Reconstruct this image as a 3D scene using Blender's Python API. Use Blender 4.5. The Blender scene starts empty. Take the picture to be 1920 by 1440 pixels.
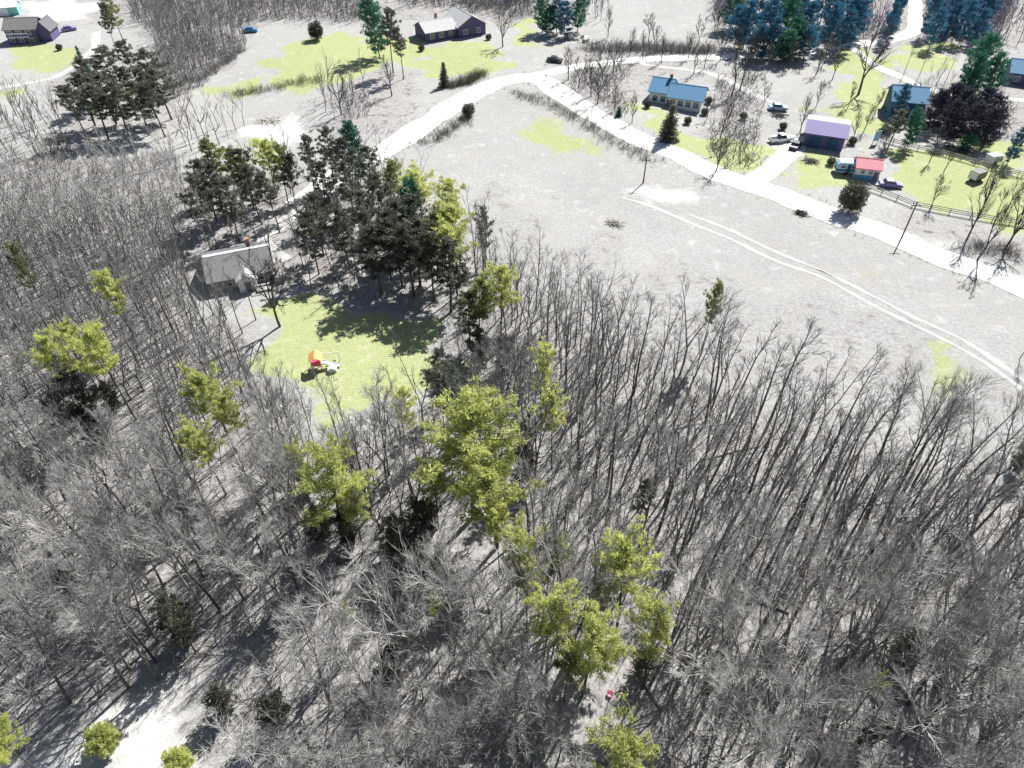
import bpy, math, random
import numpy as np

# ------------------------------------------------------------------ camera, sky, sun, exposure
SC = bpy.context.scene
COL = SC.collection
CAM_H, PITCH, FOC = 65.0, math.radians(43.0), 1280.0       # metres, below horizontal, focal length for a 1920 wide frame
cam_d = bpy.data.cameras.new("camera")
cam_d.sensor_width = 36.0
cam_d.lens = 36.0 * FOC / 1920.0
cam_d.clip_start, cam_d.clip_end = 0.5, 9000.0
cam = bpy.data.objects.new("camera", cam_d)
COL.objects.link(cam)
cam.location = (0, 0, CAM_H)
cam.rotation_euler = (math.pi / 2 - PITCH, 0, 0)
SC.camera = cam

SUN_EL, SUN_AZ = math.radians(46.0), math.radians(34.0)    # azimuth to the right of the view direction (+Y)
world = bpy.data.worlds.new("World")
SC.world = world
world.use_nodes = True
wn = world.node_tree
sky = wn.nodes.new("ShaderNodeTexSky")
sky.sky_type = 'NISHITA'
sky.sun_disc = False
sky.sun_elevation = SUN_EL
sky.sun_rotation = SUN_AZ
bgn = wn.nodes["Background"]
wn.links.new(sky.outputs[0], bgn.inputs[0])
bgn.inputs[1].default_value = 0.05
sun_d = bpy.data.lights.new("sun", 'SUN')
sun_d.energy = 4.8
sun_d.angle = math.radians(0.5)
sun_d.color = (1.0, 0.985, 0.96)
sun = bpy.data.objects.new("sun", sun_d)
COL.objects.link(sun)
sun.rotation_euler = (math.pi / 2 - SUN_EL, 0, math.pi - SUN_AZ)
sun.location = (60, 90, 120)
vs = SC.view_settings
vs.view_transform = 'Standard'
vs.look = 'None'
vs.exposure = 1.0
vs.gamma = 1.0
vs.use_curve_mapping = False

R = random.Random(11)
PI = math.pi

# ------------------------------------------------------------------ terrain and placing
def hgt(x, y):
    """gentle roll of the land"""
    return (0.35 * np.sin(x * 0.043 + 1.3) * np.cos(y * 0.037) + 0.22 * np.sin(x * 0.11 + y * 0.07)
            + 0.12 * np.sin(x * 0.23 - y * 0.19 + 0.7))

def P(px, py, z=0.0):
    """where a sight line of the survey photograph meets the level z"""
    u, v = (px - 960.0) / FOC, (720.0 - py) / FOC
    dy = math.cos(PITCH) + math.sin(PITCH) * v
    dz = -math.sin(PITCH) + math.cos(PITCH) * v
    t = (CAM_H - z) / -dz
    return (u * t, dy * t)

def G(px, py):
    x, y = P(px, py)
    z = float(hgt(x, y))
    x, y = P(px, py, z)
    return (x, y, float(hgt(x, y)))

def inside(poly, x, y):
    x = np.asarray(x, float); y = np.asarray(y, float)
    r = np.zeros(x.shape, bool)
    n = len(poly)
    for i in range(n):
        x0, y0 = poly[i]; x1, y1 = poly[(i + 1) % n]
        if y0 == y1: continue
        c = ((y0 > y) != (y1 > y)) & (x < (x1 - x0) * (y - y0) / (y1 - y0) + x0)
        r ^= c
    return r

def WP(pts): return [P(a, b) for a, b in pts]

# ------------------------------------------------------------------ materials
def nodes_of(m):
    m.use_nodes = True
    nt = m.node_tree
    return nt, nt.nodes, nt.links

def mixrgb(nt, fac, a, b, mode='MIX'):
    n = nt.nodes.new("ShaderNodeMix"); n.data_type = 'RGBA'; n.blend_type = mode
    for sock, v in ((n.inputs[0], fac), (n.inputs[6], a), (n.inputs[7], b)):
        if isinstance(v, bpy.types.NodeSocket): nt.links.new(v, sock)
        elif isinstance(v, (int, float)): sock.default_value = v
        else: sock.default_value = (*v, 1)
    return n.outputs[2]

def noise(nt, scale, detail=4, rough=0.6, vec=None):
    n = nt.nodes.new("ShaderNodeTexNoise")
    n.inputs['Scale'].default_value = scale
    n.inputs['Detail'].default_value = detail
    n.inputs['Roughness'].default_value = rough
    if vec is not None: nt.links.new(vec, n.inputs['Vector'])
    return n.outputs[0]

def ramp(nt, fac, lo, hi):
    n = nt.nodes.new("ShaderNodeMapRange")
    n.inputs[1].default_value = lo; n.inputs[2].default_value = hi
    nt.links.new(fac, n.inputs[0])
    return n.outputs[0]

def pos(nt):
    return nt.nodes.new("ShaderNodeNewGeometry").outputs['Position']

MATS = {}
def mat(name, c, rough=0.8, var=0.18, scale=1.5, metallic=0.0, rnd=0.0, spec=0.3, transl=0.0, bump=0.0):
    if name in MATS: return MATS[name]
    m = bpy.data.materials.new(name)
    nt, N, L = nodes_of(m)
    b = N["Principled BSDF"]
    tc = nt.nodes.new("ShaderNodeTexCoord").outputs['Object']
    nz = noise(nt, scale, 5, 0.65, tc)
    f = ramp(nt, nz, 0.3, 0.7)
    col = mixrgb(nt, f, tuple(x * (1 - var) for x in c), tuple(min(1, x * (1 + var)) for x in c))
    if rnd:
        oi = N.new("ShaderNodeObjectInfo").outputs['Random']
        k = ramp(nt, oi, 0, 1)
        col = mixrgb(nt, k, mixrgb(nt, 1.0, col, (1 - rnd, 1 - rnd, 1 - rnd), 'MULTIPLY'), mixrgb(nt, 1.0, col, (1 + rnd, 1 + rnd, 1 + rnd * .8), 'MULTIPLY'))
    L.new(col, b.inputs['Base Color'])
    b.inputs['Roughness'].default_value = rough
    b.inputs['Metallic'].default_value = metallic
    b.inputs['Specular IOR Level'].default_value = spec
    if bump:
        bp = N.new("ShaderNodeBump"); bp.inputs['Strength'].default_value = bump
        L.new(nz, bp.inputs['Height']); L.new(bp.outputs[0], b.inputs['Normal'])
    if transl:
        t = N.new("ShaderNodeBsdfTranslucent"); L.new(col, t.inputs[0])
        a = N.new("ShaderNodeMixShader"); a.inputs[0].default_value = transl
        L.new(b.outputs[0], a.inputs[1]); L.new(t.outputs[0], a.inputs[2])
        L.new(a.outputs[0], N["Material Output"].inputs[0])
    MATS[name] = m
    return m

BARK = mat("bark grey", (.16, .15, .14), .9, .25, 3.0, rnd=.28, spec=.1)
BARK_PALE = mat("bark pale", (.50, .475, .44), .85, .2, 3.0, rnd=.2, spec=.1)
BARK_DARK = mat("bark dark", (.095, .088, .08), .9, .25, 3.0, rnd=.25, spec=.1)
TWIG = mat("twig grey", (.275, .267, .26), .9, .2, .8, rnd=.28, spec=.1)
TWIG_PALE = mat("twig pale", (.43, .415, .395), .9, .15, .8, rnd=.15, spec=.1)
PINE_BARK = mat("pine bark", (.12, .10, .085), .9, .25, 3.0, rnd=.2, spec=.1)
PINE_LIGHT = mat("needles yellow green", (.53, .56, .215), .6, .3, .7, rnd=.14, spec=.2, transl=.6)
PINE_MID = mat("needles olive", (.28, .30, .12), .6, .35, .7, rnd=.2, spec=.2, transl=.42)
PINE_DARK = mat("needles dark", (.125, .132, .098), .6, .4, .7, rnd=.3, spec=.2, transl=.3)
SPRUCE_BLUE = mat("needles blue green", (.06, .18, .28), .6, .35, .7, rnd=.25, spec=.25, transl=.25)
TWIG_SHADE_TINT = mat("twig shade purple", (.26, .215, .34), .9, .2, .8, rnd=.28, spec=.1)  # purple cast of shaded twigs put into their colour
SPRUCE_GREEN = mat("needles deep green", (.055, .19, .125), .6, .35, .7, rnd=.2, spec=.25, transl=.28)
BRUSH = mat("dry brush", (.21, .20, .19), .9, .3, .5, spec=.1)
BRUSH_OLIVE = mat("olive brush", (.12, .12, .075), .9, .3, .5, spec=.1)
LOGM = mat("log wood", (.42, .39, .35), .9, .3, 2.0, rnd=.25, spec=.1)

# ground: dry field grass, green lawn, leaf litter, bare dirt, mixed by a per-vertex cover map
def ground_material():
    m = bpy.data.materials.new("ground cover")
    nt, N, L = nodes_of(m)
    b = N["Principled BSDF"]
    p = pos(nt)
    at = N.new("ShaderNodeAttribute"); at.attribute_name = "cover"
    sp = N.new("ShaderNodeSeparateColor"); L.new(at.outputs['Color'], sp.inputs[0])
    big, mid, fine, tiny = noise(nt, .045, 4, .6, p), noise(nt, .35, 5, .7, p), noise(nt, 1.8, 5, .75, p), noise(nt, 7.0, 3, .7, p)
    def brk(s, amount=.55):
        n = N.new("ShaderNodeMath"); n.operation = 'MULTIPLY_ADD'
        k = N.new("ShaderNodeMath"); k.operation = 'SUBTRACT'; L.new(mid, k.inputs[0]); k.inputs[1].default_value = .5
        k2 = N.new("ShaderNodeMath"); k2.operation = 'MULTIPLY_ADD'; L.new(fine, k2.inputs[0]); k2.inputs[1].default_value = .35; L.new(k.outputs[0], k2.inputs[2])
        L.new(k2.outputs[0], n.inputs[0]); n.inputs[1].default_value = amount; L.new(s, n.inputs[2])
        return ramp(nt, n.outputs[0], .38, .72)
    field = mixrgb(nt, ramp(nt, big, .3, .7), (.40, .393, .378), (.33, .325, .312))
    field = mixrgb(nt, ramp(nt, fine, .38, .72), field, (.265, .26, .24))
    field = mixrgb(nt, ramp(nt, mid, .55, .75), field, (.45, .442, .425))
    field = mixrgb(nt, ramp(nt, noise(nt, .13, 6, .75, p), .52, .66), field, (.345, .33, .285))
    lawn = mixrgb(nt, ramp(nt, fine, .3, .7), (.37, .395, .20), (.275, .305, .14))
    lawn = mixrgb(nt, ramp(nt, mid, .55, .72), lawn, (.42, .415, .29))
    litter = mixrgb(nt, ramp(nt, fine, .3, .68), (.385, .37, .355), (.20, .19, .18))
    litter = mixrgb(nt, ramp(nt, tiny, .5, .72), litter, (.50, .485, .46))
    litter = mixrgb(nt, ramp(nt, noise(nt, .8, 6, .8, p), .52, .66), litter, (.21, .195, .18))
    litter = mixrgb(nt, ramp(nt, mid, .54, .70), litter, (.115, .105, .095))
    dirt = mixrgb(nt, ramp(nt, fine, .3, .7), (.56, .545, .52), (.43, .42, .40))
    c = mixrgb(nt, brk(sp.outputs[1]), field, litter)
    c = mixrgb(nt, brk(sp.outputs[0], .95), c, lawn)
    c = mixrgb(nt, brk(sp.outputs[2], .9), c, dirt)
    L.new(c, b.inputs['Base Color'])
    b.inputs['Roughness'].default_value = .95
    b.inputs['Specular IOR Level'].default_value = .1
    bp = N.new("ShaderNodeBump"); bp.inputs['Strength'].default_value = .6; bp.inputs['Distance'].default_value = .25
    L.new(fine, bp.inputs['Height']); L.new(bp.outputs[0], b.inputs['Normal'])
    return m

def gravel_material(name, c):
    m = bpy.data.materials.new(name)
    nt, N, L = nodes_of(m)
    b = N["Principled BSDF"]
    p = pos(nt)
    c1 = mixrgb(nt, ramp(nt, noise(nt, .5, 5, .7, p), .3, .7), tuple(x * .86 for x in c), tuple(min(.9, x * 1.1) for x in c))
    c2 = mixrgb(nt, ramp(nt, noise(nt, 4.0, 4, .7, p), .5, .75), c1, tuple(x * .68 for x in c))
    L.new(c2, b.inputs['Base Color'])
    c3 = mixrgb(nt, ramp(nt, noise(nt, .9, 6, .8, p), .54, .70), c2, (.34, .33, .30))
    L.new(c3, b.inputs['Base Color'])
    b.inputs['Roughness'].default_value = .9
    b.inputs['Specular IOR Level'].default_value = .15
    return m

# ------------------------------------------------------------------ mesh helpers
class MB:
    """collects faces; build() links them as one mesh object"""
    def __init__(s): s.v = []; s.f = []
    def face(s, pts):
        i = len(s.v); s.v.extend([tuple(p) for p in pts]); s.f.append(tuple(range(i, i + len(pts))))
    def box(s, x0, x1, y0, y1, z0, z1):
        i = len(s.v)
        s.v += [(x0, y0, z0), (x1, y0, z0), (x1, y1, z0), (x0, y1, z0), (x0, y0, z1), (x1, y0, z1), (x1, y1, z1), (x0, y1, z1)]
        s.f += [tuple(i + k for k in q) for q in ((3, 2, 1, 0), (4, 5, 6, 7), (0, 1, 5, 4), (1, 2, 6, 5), (2, 3, 7, 6), (3, 0, 4, 7))]
    def prism(s, prof, y0, y1, axis='y'):
        """extrude an (a, z) profile along an axis"""
        i = len(s.v); n = len(prof)
        for t in (y0, y1):
            for a, z in prof: s.v.append((a, t, z) if axis == 'y' else (t, a, z))
        q = [tuple(i + k for k in range(n)), tuple(i + n + k for k in reversed(range(n)))]
        for k in range(n):
            k2 = (k + 1) % n
            q.append((i + k2, i + k, i + n + k, i + n + k2))
        s.f += q
    def slab(s, pts, t):
        """a planar polygon given thickness t downward"""
        i = len(s.v); n = len(pts)
        s.v += [tuple(p) for p in pts] + [(p[0], p[1], p[2] - t) for p in pts]
        s.f.append(tuple(i + k for k in range(n))); s.f.append(tuple(i + n + k for k in reversed(range(n))))
        for k in range(n):
            k2 = (k + 1) % n
            s.f.append((i + k, i + n + k, i + n + k2, i + k2))
    def tube(s, pts, rad, k=6, cap=True):
        i = len(s.v); n = len(pts)
        P_ = np.array(pts, float)
        for j in range(n):
            d = P_[min(j + 1, n - 1)] - P_[max(j - 1, 0)]
            d /= (np.linalg.norm(d) + 1e-9)
            ref = np.array((1., 0, 0)) if abs(d[0]) < .8 else np.array((0, 1., 0))
            a = np.cross(d, ref); a /= np.linalg.norm(a); b = np.cross(d, a)
            for q in range(k):
                th = 2 * PI * q / k
                s.v.append(tuple(P_[j] + rad[j] * (math.cos(th) * a + math.sin(th) * b)))
        for j in range(n - 1):
            for q in range(k):
                q2 = (q + 1) % k
                s.f.append((i + j * k + q, i + j * k + q2, i + (j + 1) * k + q2, i + (j + 1) * k + q))
        if cap:
            s.f.append(tuple(i + q for q in reversed(range(k)))); s.f.append(tuple(i + (n - 1) * k + q for q in range(k)))
    def mesh(s, name, m):
        me = bpy.data.meshes.new(name)
        me.from_pydata(s.v, [], s.f)
        bmfix(me)
        me.materials.append(m)
        return me
    def build(s, name, m, parent=None, loc=None, rz=None):
        o = bpy.data.objects.new(name, s.mesh(name, m))
        COL.objects.link(o)
        if parent is not None: o.parent = parent
        if loc is not None: o.location = loc
        if rz is not None: o.rotation_euler = (0, 0, rz)
        return o

def bmfix(me):
    import bmesh
    b = bmesh.new(); b.from_mesh(me)
    bmesh.ops.recalc_face_normals(b, faces=b.faces)
    b.to_mesh(me); b.free()

def np_mesh(name, v, q, m, k=None):
    """fast mesh from arrays; q is (n,3) or (n,4)"""
    me = bpy.data.meshes.new(name)
    k = q.shape[1]
    me.vertices.add(len(v)); me.vertices.foreach_set("co", np.ascontiguousarray(v, np.float32).ravel())
    me.loops.add(q.size); me.loops.foreach_set("vertex_index", np.ascontiguousarray(q, np.int32).ravel())
    me.polygons.add(len(q))
    me.polygons.foreach_set("loop_start", np.arange(len(q), dtype=np.int32) * k)
    me.polygons.foreach_set("loop_total", np.full(len(q), k, np.int32))
    me.update(calc_edges=True)
    me.materials.append(m)
    return me

def link(name, me, parent=None):
    o = bpy.data.objects.new(name, me); COL.objects.link(o)
    if parent is not None: o.parent = parent
    return o

def tag(o, label, cat, group=None, kind=None):
    if kind: o['kind'] = kind
    if label: o['label'] = label
    if cat: o['category'] = cat
    if group: o['group'] = group
    return o

def thing(name, label, cat, loc, rz=0.0, group=None):
    o = bpy.data.objects.new(name, None); COL.objects.link(o)
    o.empty_display_size = .5
    o.location = loc; o.rotation_euler = (0, 0, rz)
    return tag(o, label, cat, group)

def struct(o):
    o['kind'] = 'structure'; return o

# ------------------------------------------------------------------ ground
def jitter(x, y):
    return (2.2 * np.sin(x * .31 + 1.7 * np.sin(y * .21)) + 1.3 * np.sin(y * .53 + x * .17),
            2.2 * np.sin(y * .29 + 1.5 * np.sin(x * .23)) + 1.3 * np.sin(x * .47 - y * .2))

WOODS = {   # areas where tree bases stand (outlines read off the photograph, turned into ground positions)
 'right':  [(885, 500), (1000, 570), (1120, 625), (1250, 690), (1440, 775), (1640, 850), (1900, 905), (2150, 960), (2150, 1750), (1000, 1750), (945, 1250), (1000, 900), (960, 720)],
 'left':   [(-160, 420), (120, 415), (330, 430), (350, 500), (370, 590), (440, 640), (490, 740), (540, 850), (620, 870), (560, 1000), (500, 1200), (360, 1270), (210, 1300), (0, 1370), (-160, 1420)],
 'middle': [(540, 860), (700, 850), (760, 800), (960, 720), (1000, 900), (945, 1250), (1000, 1750), (470, 1750), (400, 1345), (500, 1200), (560, 1000)],
 'pinegap': [(340, 330), (560, 320), (720, 330), (880, 480), (960, 700), (850, 800), (830, 700), (860, 600), (660, 560), (560, 540), (340, 480)],
 'upper':  [(-160, 300), (90, 300), (330, 290), (345, 420), (-160, 420)],
}
LAWNS = [
 [(528, 580), (600, 560), (700, 590), (850, 600), (835, 690), (720, 738), (560, 720), (525, 690)],
 [(545, 755), (650, 755), (630, 800), (560, 800)],
 [(470, 570), (540, 570), (530, 610), (475, 605)],
 [(530, 85), (640, 62), (690, 90), (660, 160), (560, 165), (500, 140)],
 [(640, 120), (700, 110), (690, 150), (640, 150)],
 [(785, 85), (900, 75), (950, 130), (900, 145), (780, 140)],
 [(1570, 95), (1660, 100), (1665, 250), (1540, 215), (1590, 160)],
 [(1690, 78), (1790, 80), (1770, 130), (1690, 125)],
 [(1655, 285), (1760, 285), (1990, 330), (1990, 440), (1760, 390), (1690, 350)],
 [(1820, 262), (1990, 270), (1990, 310), (1830, 300)],
 [(0, 88), (130, 84), (120, 130), (40, 125)], [(-60, 170), (20, 175), (10, 195), (-60, 195)],
 [(1490, 280), (1570, 285), (1575, 332), (1480, 318)],
 [(1200, 195), (1238, 195), (1235, 255), (1205, 250)],
 [(1262, 270), (1450, 275), (1440, 320), (1330, 312)],
 [(960, 30), (1010, 40), (990, 85), (970, 80)],
 [(1000, 225), (1100, 275), (1090, 300), (990, 250)], [(1748, 655), (1812, 655), (1808, 715), (1765, 720)],
 [(410, 155), (480, 150), (470, 175), (410, 175)], [(480, 265), (540, 265), (540, 300), (480, 290)], [(1500, 330), (1590, 300), (1600, 345), (1510, 345)], [(1230, 230), (1300, 240), (1330, 300), (1260, 280)], [(690, 62), (780, 70), (770, 110), (690, 110)],
]
DIRTS = [
 [(20, 1410), (120, 1340), (325, 1265), (400, 1300), (400, 1400), (440, 1520), (-20, 1520)],
 [(1180, 368), (1215, 340), (1285, 348), (1330, 385), (1290, 395)],
 [(1450, 245), (1500, 250), (1490, 300), (1440, 290)],
 [(590, 320), (640, 305), (640, 345), (590, 360)], [(450, 225), (560, 215), (560, 265), (470, 265)],
 [(30, 0), (180, 0), (180, 35), (60, 40)], [(1290, 1380), (1330, 1380), (1330, 1460), (1290, 1460)],
 [(1620, 430), (1900, 480), (1900, 500), (1640, 440)],
]
LITTERS = [[(280, 40), (470, 40), (470, 90), (400, 150), (320, 180), (280, 130)], [(100, 90), (330, 90), (330, 260), (100, 240)],
           [(1040, 90), (1310, 90), (1180, 230), (1060, 180)], [(1320, 120), (1430, 150), (1420, 330), (1320, 310)],
           [(1740, 160), (1940, 160), (1940, 265), (1740, 265)], [(1630, 380), (1960, 440), (1960, 520), (1800, 480)],
           [(600, 130), (780, 130), (760, 260), (620, 260)], [(-200, -160), (1080, -160), (1080, 40), (180, 40)], [(1340, -160), (2300, -160), (2300, 80), (1340, 90)]]

xs = np.concatenate([[-4000, -1500, -700, -450], np.arange(-300, 301, 2.0), [450, 700, 1500, 4000]])
ys = np.concatenate([[-4000, -1500, -400, -120], np.arange(-40, 421, 2.0), [500, 800, 1600, 5000]])
GX, GY = np.meshgrid(xs, ys)
gx, gy = GX.ravel(), GY.ravel()
gz = hgt(gx, gy)
nx, ny = len(xs), len(ys)
ii = (np.arange(ny - 1)[:, None] * nx + np.arange(nx - 1)[None, :]).ravel()
gq = np.stack([ii, ii + 1, ii + nx + 1, ii + nx], 1)
gm = np_mesh("ground", np.stack([gx, gy, gz], 1), gq, ground_material())
jx, jy = jitter(gx, gy)
cover = np.zeros((len(gx), 4), np.float32); cover[:, 3] = 1
def soft(polys, amp=1.0):
    a = np.zeros(len(gx))
    for pl in polys:
        w = WP(pl)
        for (ox, oy) in ((0, 0), (2.2, 0), (-2.2, 0), (0, 2.2), (0, -2.2)):
            a += inside(w, gx + jx * amp + ox, gy + jy * amp + oy) * .2
    return np.clip(a, 0, 1)
cover[:, 0] = .68 * soft(LAWNS, 1.0) + .24 * soft(LAWNS, 2.2)
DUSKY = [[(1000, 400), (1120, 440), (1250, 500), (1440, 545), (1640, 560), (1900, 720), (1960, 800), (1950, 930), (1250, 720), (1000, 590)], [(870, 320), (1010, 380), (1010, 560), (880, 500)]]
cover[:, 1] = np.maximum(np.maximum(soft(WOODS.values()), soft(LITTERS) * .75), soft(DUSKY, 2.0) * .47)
cover[:, 2] = soft(DIRTS, .8) * .66
far = (gy > 330) | (np.abs(gx) > 250)
cover[far, 1] = np.maximum(cover[far, 1], .8)
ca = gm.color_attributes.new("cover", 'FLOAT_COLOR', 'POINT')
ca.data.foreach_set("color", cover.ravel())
for p in gm.polygons: p.use_smooth = True
struct(link("ground", gm))

ROAD_LINES = []
def ribbon(name, pxs, width, m, lift=.03, step=1.2, crown=.06, rough=.55):
    w = [np.array(P(a, b)) for a, b in pxs]
    # Catmull-Rom through the survey points
    pts = []
    for i in range(len(w) - 1):
        p0, p1, p2, p3 = w[max(i - 1, 0)], w[i], w[i + 1], w[min(i + 2, len(w) - 1)]
        n = max(2, int(np.linalg.norm(p2 - p1) / step))
        for k in range(n):
            t = k / n
            pts.append(.5 * ((2 * p1) + (-p0 + p2) * t + (2 * p0 - 5 * p1 + 4 * p2 - p3) * t * t + (-p0 + 3 * p1 - 3 * p2 + p3) * t ** 3))
    pts.append(w[-1])
    pts = np.array(pts)
    d = np.gradient(pts, axis=0); d /= np.linalg.norm(d, axis=1)[:, None] + 1e-9
    nrm = np.stack([-d[:, 1], d[:, 0]], 1)
    rr = np.random.RandomState(len(pts))
    wl = width / 2 + rough * np.convolve(rr.randn(len(pts) + 4), np.ones(5) / 5, 'valid')
    wr = width / 2 + rough * np.convolve(rr.randn(len(pts) + 4), np.ones(5) / 5, 'valid')
    rows = []
    for t in (-1, -.5, 0, .5, 1):
        ww = np.where(t < 0, wl, wr) * t
        q = pts + nrm * ww[:, None]
        # sits a little above the highest of the 2 m ground facets around it
        z = hgt(q[:, 0], q[:, 1]) + lift + crown * (1 - t * t)
        rows.append(np.column_stack([q, z]))
    V = np.stack(rows, 1).reshape(-1, 3)
    n = len(pts)
    ii = (np.arange(n - 1)[:, None] * 5 + np.arange(4)[None, :]).ravel()
    Q = np.stack([ii, ii + 1, ii + 6, ii + 5], 1)
    me = np_mesh(name, V, Q, m)
    for p in me.polygons: p.use_smooth = True
    ROAD_LINES.append((pts, width))
    return struct(link(name, me))

GRAVEL = gravel_material("white gravel", (.66, .645, .61))
GRAVEL2 = gravel_material("drive gravel", (.56, .545, .51))
TRACK = gravel_material("worn track", (.455, .445, .42))
ribbon("road", [(560, 385), (640, 325), (735, 275), (800, 233), (880, 180), (955, 153), (1010, 152), (1060, 185), (1150, 240), (1250, 285), (1340, 327), (1450, 365), (1600, 420), (1760, 483), (1920, 545), (2100, 620)], 6.6, GRAVEL, .05)
ribbon("gravel_lane", [(985, 150), (1030, 138), (1100, 122), (1200, 112), (1330, 108), (1440, 104), (1560, 92), (1660, 76), (1712, 55), (1716, 20), (1712, -30)], 4.6, GRAVEL, .035)
ribbon("driveway", [(1405, 350), (1435, 325), (1462, 300), (1485, 275), (1492, 250)], 5.0, GRAVEL, .036)
ribbon("footpath", [(1590, 88), (1640, 120), (1700, 150), (1760, 170), (1850, 185), (1960, 195)], 2.6, GRAVEL2, .034)
ribbon("field_track", [(1168, 370), (1230, 388), (1330, 430), (1440, 480), (1540, 523), (1640, 575), (1740, 625), (1830, 675), (1920, 735), (2050, 830)], .75, TRACK, .02, rough=.3, crown=.02)
ribbon("field_track", [(1200, 366), (1300, 402), (1400, 446), (1500, 492), (1600, 540), (1700, 590), (1800, 640), (1900, 705), (2020, 790)], .65, TRACK, .021, rough=.35, crown=.02)
ribbon("driveway", [(-40, 172), (40, 158), (110, 142), (170, 100), (180, 60)], 2.4, TRACK, .034)
ribbon("driveway", [(650, 318), (590, 365), (530, 420), (500, 455), (540, 490)], 3.0, TRACK, .06)
ribbon("driveway", [(1200, 120), (1270, 128), (1350, 145), (1400, 170), (1450, 192)], 2.2, TRACK, .033)

def near_road(x, y, pad=1.0):
    for pts, w in ROAD_LINES:
        if np.min((pts[:, 0] - x) ** 2 + (pts[:, 1] - y) ** 2) < (w / 2 + pad) ** 2: return True
    return False

# ------------------------------------------------------------------ trees
def tubes_np(branches, k):
    """branches: list of (pts (n,3), radii (n,)); returns verts, quads"""
    V, Q = [], []; off = 0
    th = 2 * PI * np.arange(k) / k
    cs, sn = np.cos(th), np.sin(th)
    for pts, rad in branches:
        n = len(pts)
        d = np.empty_like(pts)
        d[1:-1] = pts[2:] - pts[:-2]; d[0] = pts[1] - pts[0]; d[-1] = pts[-1] - pts[-2]
        d /= np.linalg.norm(d, axis=1)[:, None] + 1e-9
        ref = np.where(np.abs(d[:, :1]) < .8, np.array([[1., 0, 0]]), np.array([[0, 1., 0]]))
        a = np.cross(d, ref); a /= np.linalg.norm(a, axis=1)[:, None]
        b = np.cross(d, a)
        ring = pts[:, None, :] + rad[:, None, None] * (cs[None, :, None] * a[:, None, :] + sn[None, :, None] * b[:, None, :])
        V.append(ring.reshape(-1, 3))
        ii = (np.arange(n - 1)[:, None] * k + np.arange(k)[None, :]).ravel()
        jj = (np.arange(n - 1)[:, None] * k + ((np.arange(k) + 1) % k)[None, :]).ravel()
        Q.append(np.stack([ii, jj, jj + k, ii + k], 1) + off)
        off += n * k
    return np.concatenate(V), np.concatenate(Q)

def unit(v): return v / (np.linalg.norm(v) + 1e-9)

def grow(rs, start, d, length, r0, r1, n, up, wob):
    pts = [np.array(start)]
    d = unit(np.array(d))
    for i in range(n):
        d = unit(d + np.array((0, 0, up)) / n + rs.randn(3) * wob)
        pts.append(pts[-1] + d * length / n)
    return np.array(pts), np.linspace(r0, r1, n + 1)

def along(br, t):
    pts, rad = br
    f = t * (len(pts) - 1); i = min(int(f), len(pts) - 2); u = f - i
    return pts[i] * (1 - u) + pts[i + 1] * u, unit(pts[i + 1] - pts[i]), rad[i] * (1 - u) + rad[i + 1] * u

def side(rs, d, ang):
    a = rs.randn(3); a = unit(a - d * a.dot(d))
    return unit(d * math.cos(ang) + a * math.sin(ang))

def bare_tree(seed, H=16., spread=1.0, forks=1, clear=.35, n1=16, n2=6, n3=4, thick=1.0, r0=None):
    rs = np.random.RandomState(seed)
    r0 = r0 or .0115 * H
    trunk, l1, l2 = [], [], []
    leaders = []
    if forks == 1:
        t = grow(rs, (0, 0, -.2), (rs.randn() * .05, rs.randn() * .05, 1), H, r0, .025, 9, .1, .035)
        trunk.append(t); leaders.append((t, clear))
    else:
        hf = H * rs.uniform(.18, .42)
        t = grow(rs, (0, 0, -.2), (rs.randn() * .05, rs.randn() * .05, 1), hf, r0, r0 * .75, 4, .1, .03)
        trunk.append(t)
        a0 = rs.uniform(0, 6.28)
        for k in range(forks):
            a = a0 + k * 6.28 / forks + rs.randn() * .3
            tl = rs.uniform(.25, .5) * spread
            b = grow(rs, t[0][-1] - np.array((0, 0, .05)), (math.cos(a) * tl, math.sin(a) * tl, 1), (H - hf) * rs.uniform(.85, 1.02), r0 * .6, .022, 7, .25, .05)
            trunk.append(b); leaders.append((b, .12))
    for (ld, cl) in leaders:
        L = np.linalg.norm(ld[0][-1] - ld[0][0])
        for i in range(int(n1 / len(leaders) + .5)):
            t = cl + (1 - cl) * (i + rs.rand()) / (n1 / len(leaders) + .2)
            t = min(t, .97)
            p, d, r = along(ld, t)
            rel = (1 - t) / (1 - cl)
            ln = spread * H * (.07 + .20 * rel ** .8) * rs.uniform(.7, 1.25)
            b = grow(rs, p, side(rs, d, rs.uniform(.55, 1.0)), ln, min(r * .7, .025 + .015 * ln) * thick, .016 * thick, 4, .55, .10)
            l1.append(b)
            for j in range(n2):
                t2 = rs.uniform(.2, 1.0) if j else 1.0
                p2, d2, r2 = along(b, min(t2, .999))
                ln2 = ln * rs.uniform(.25, .5) * (1.15 - .5 * t2) + .35
                b2 = grow(rs, p2, side(rs, d2, rs.uniform(.3, .85)), ln2, min(r2, .024 * thick), .012 * thick, 2, .35, .14)
                l1.append(b2)
                for k in range(n3):
                    t3 = rs.uniform(.25, 1.0)
                    p3, d3, r3 = along(b2, min(t3, .999))
                    b3 = grow(rs, p3, side(rs, d3, rs.uniform(.3, .8)), ln2 * rs.uniform(.3, .6) + .25, .013 * thick, .008 * thick, 1, .2, .1)
                    l2.append(b3)
    return trunk, l1, l2

def merge(parts):
    V, Q, o = [], [], 0
    for v, q in parts:
        V.append(v); Q.append(q + o); o += len(v)
    return np.concatenate(V), np.concatenate(Q)

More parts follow.
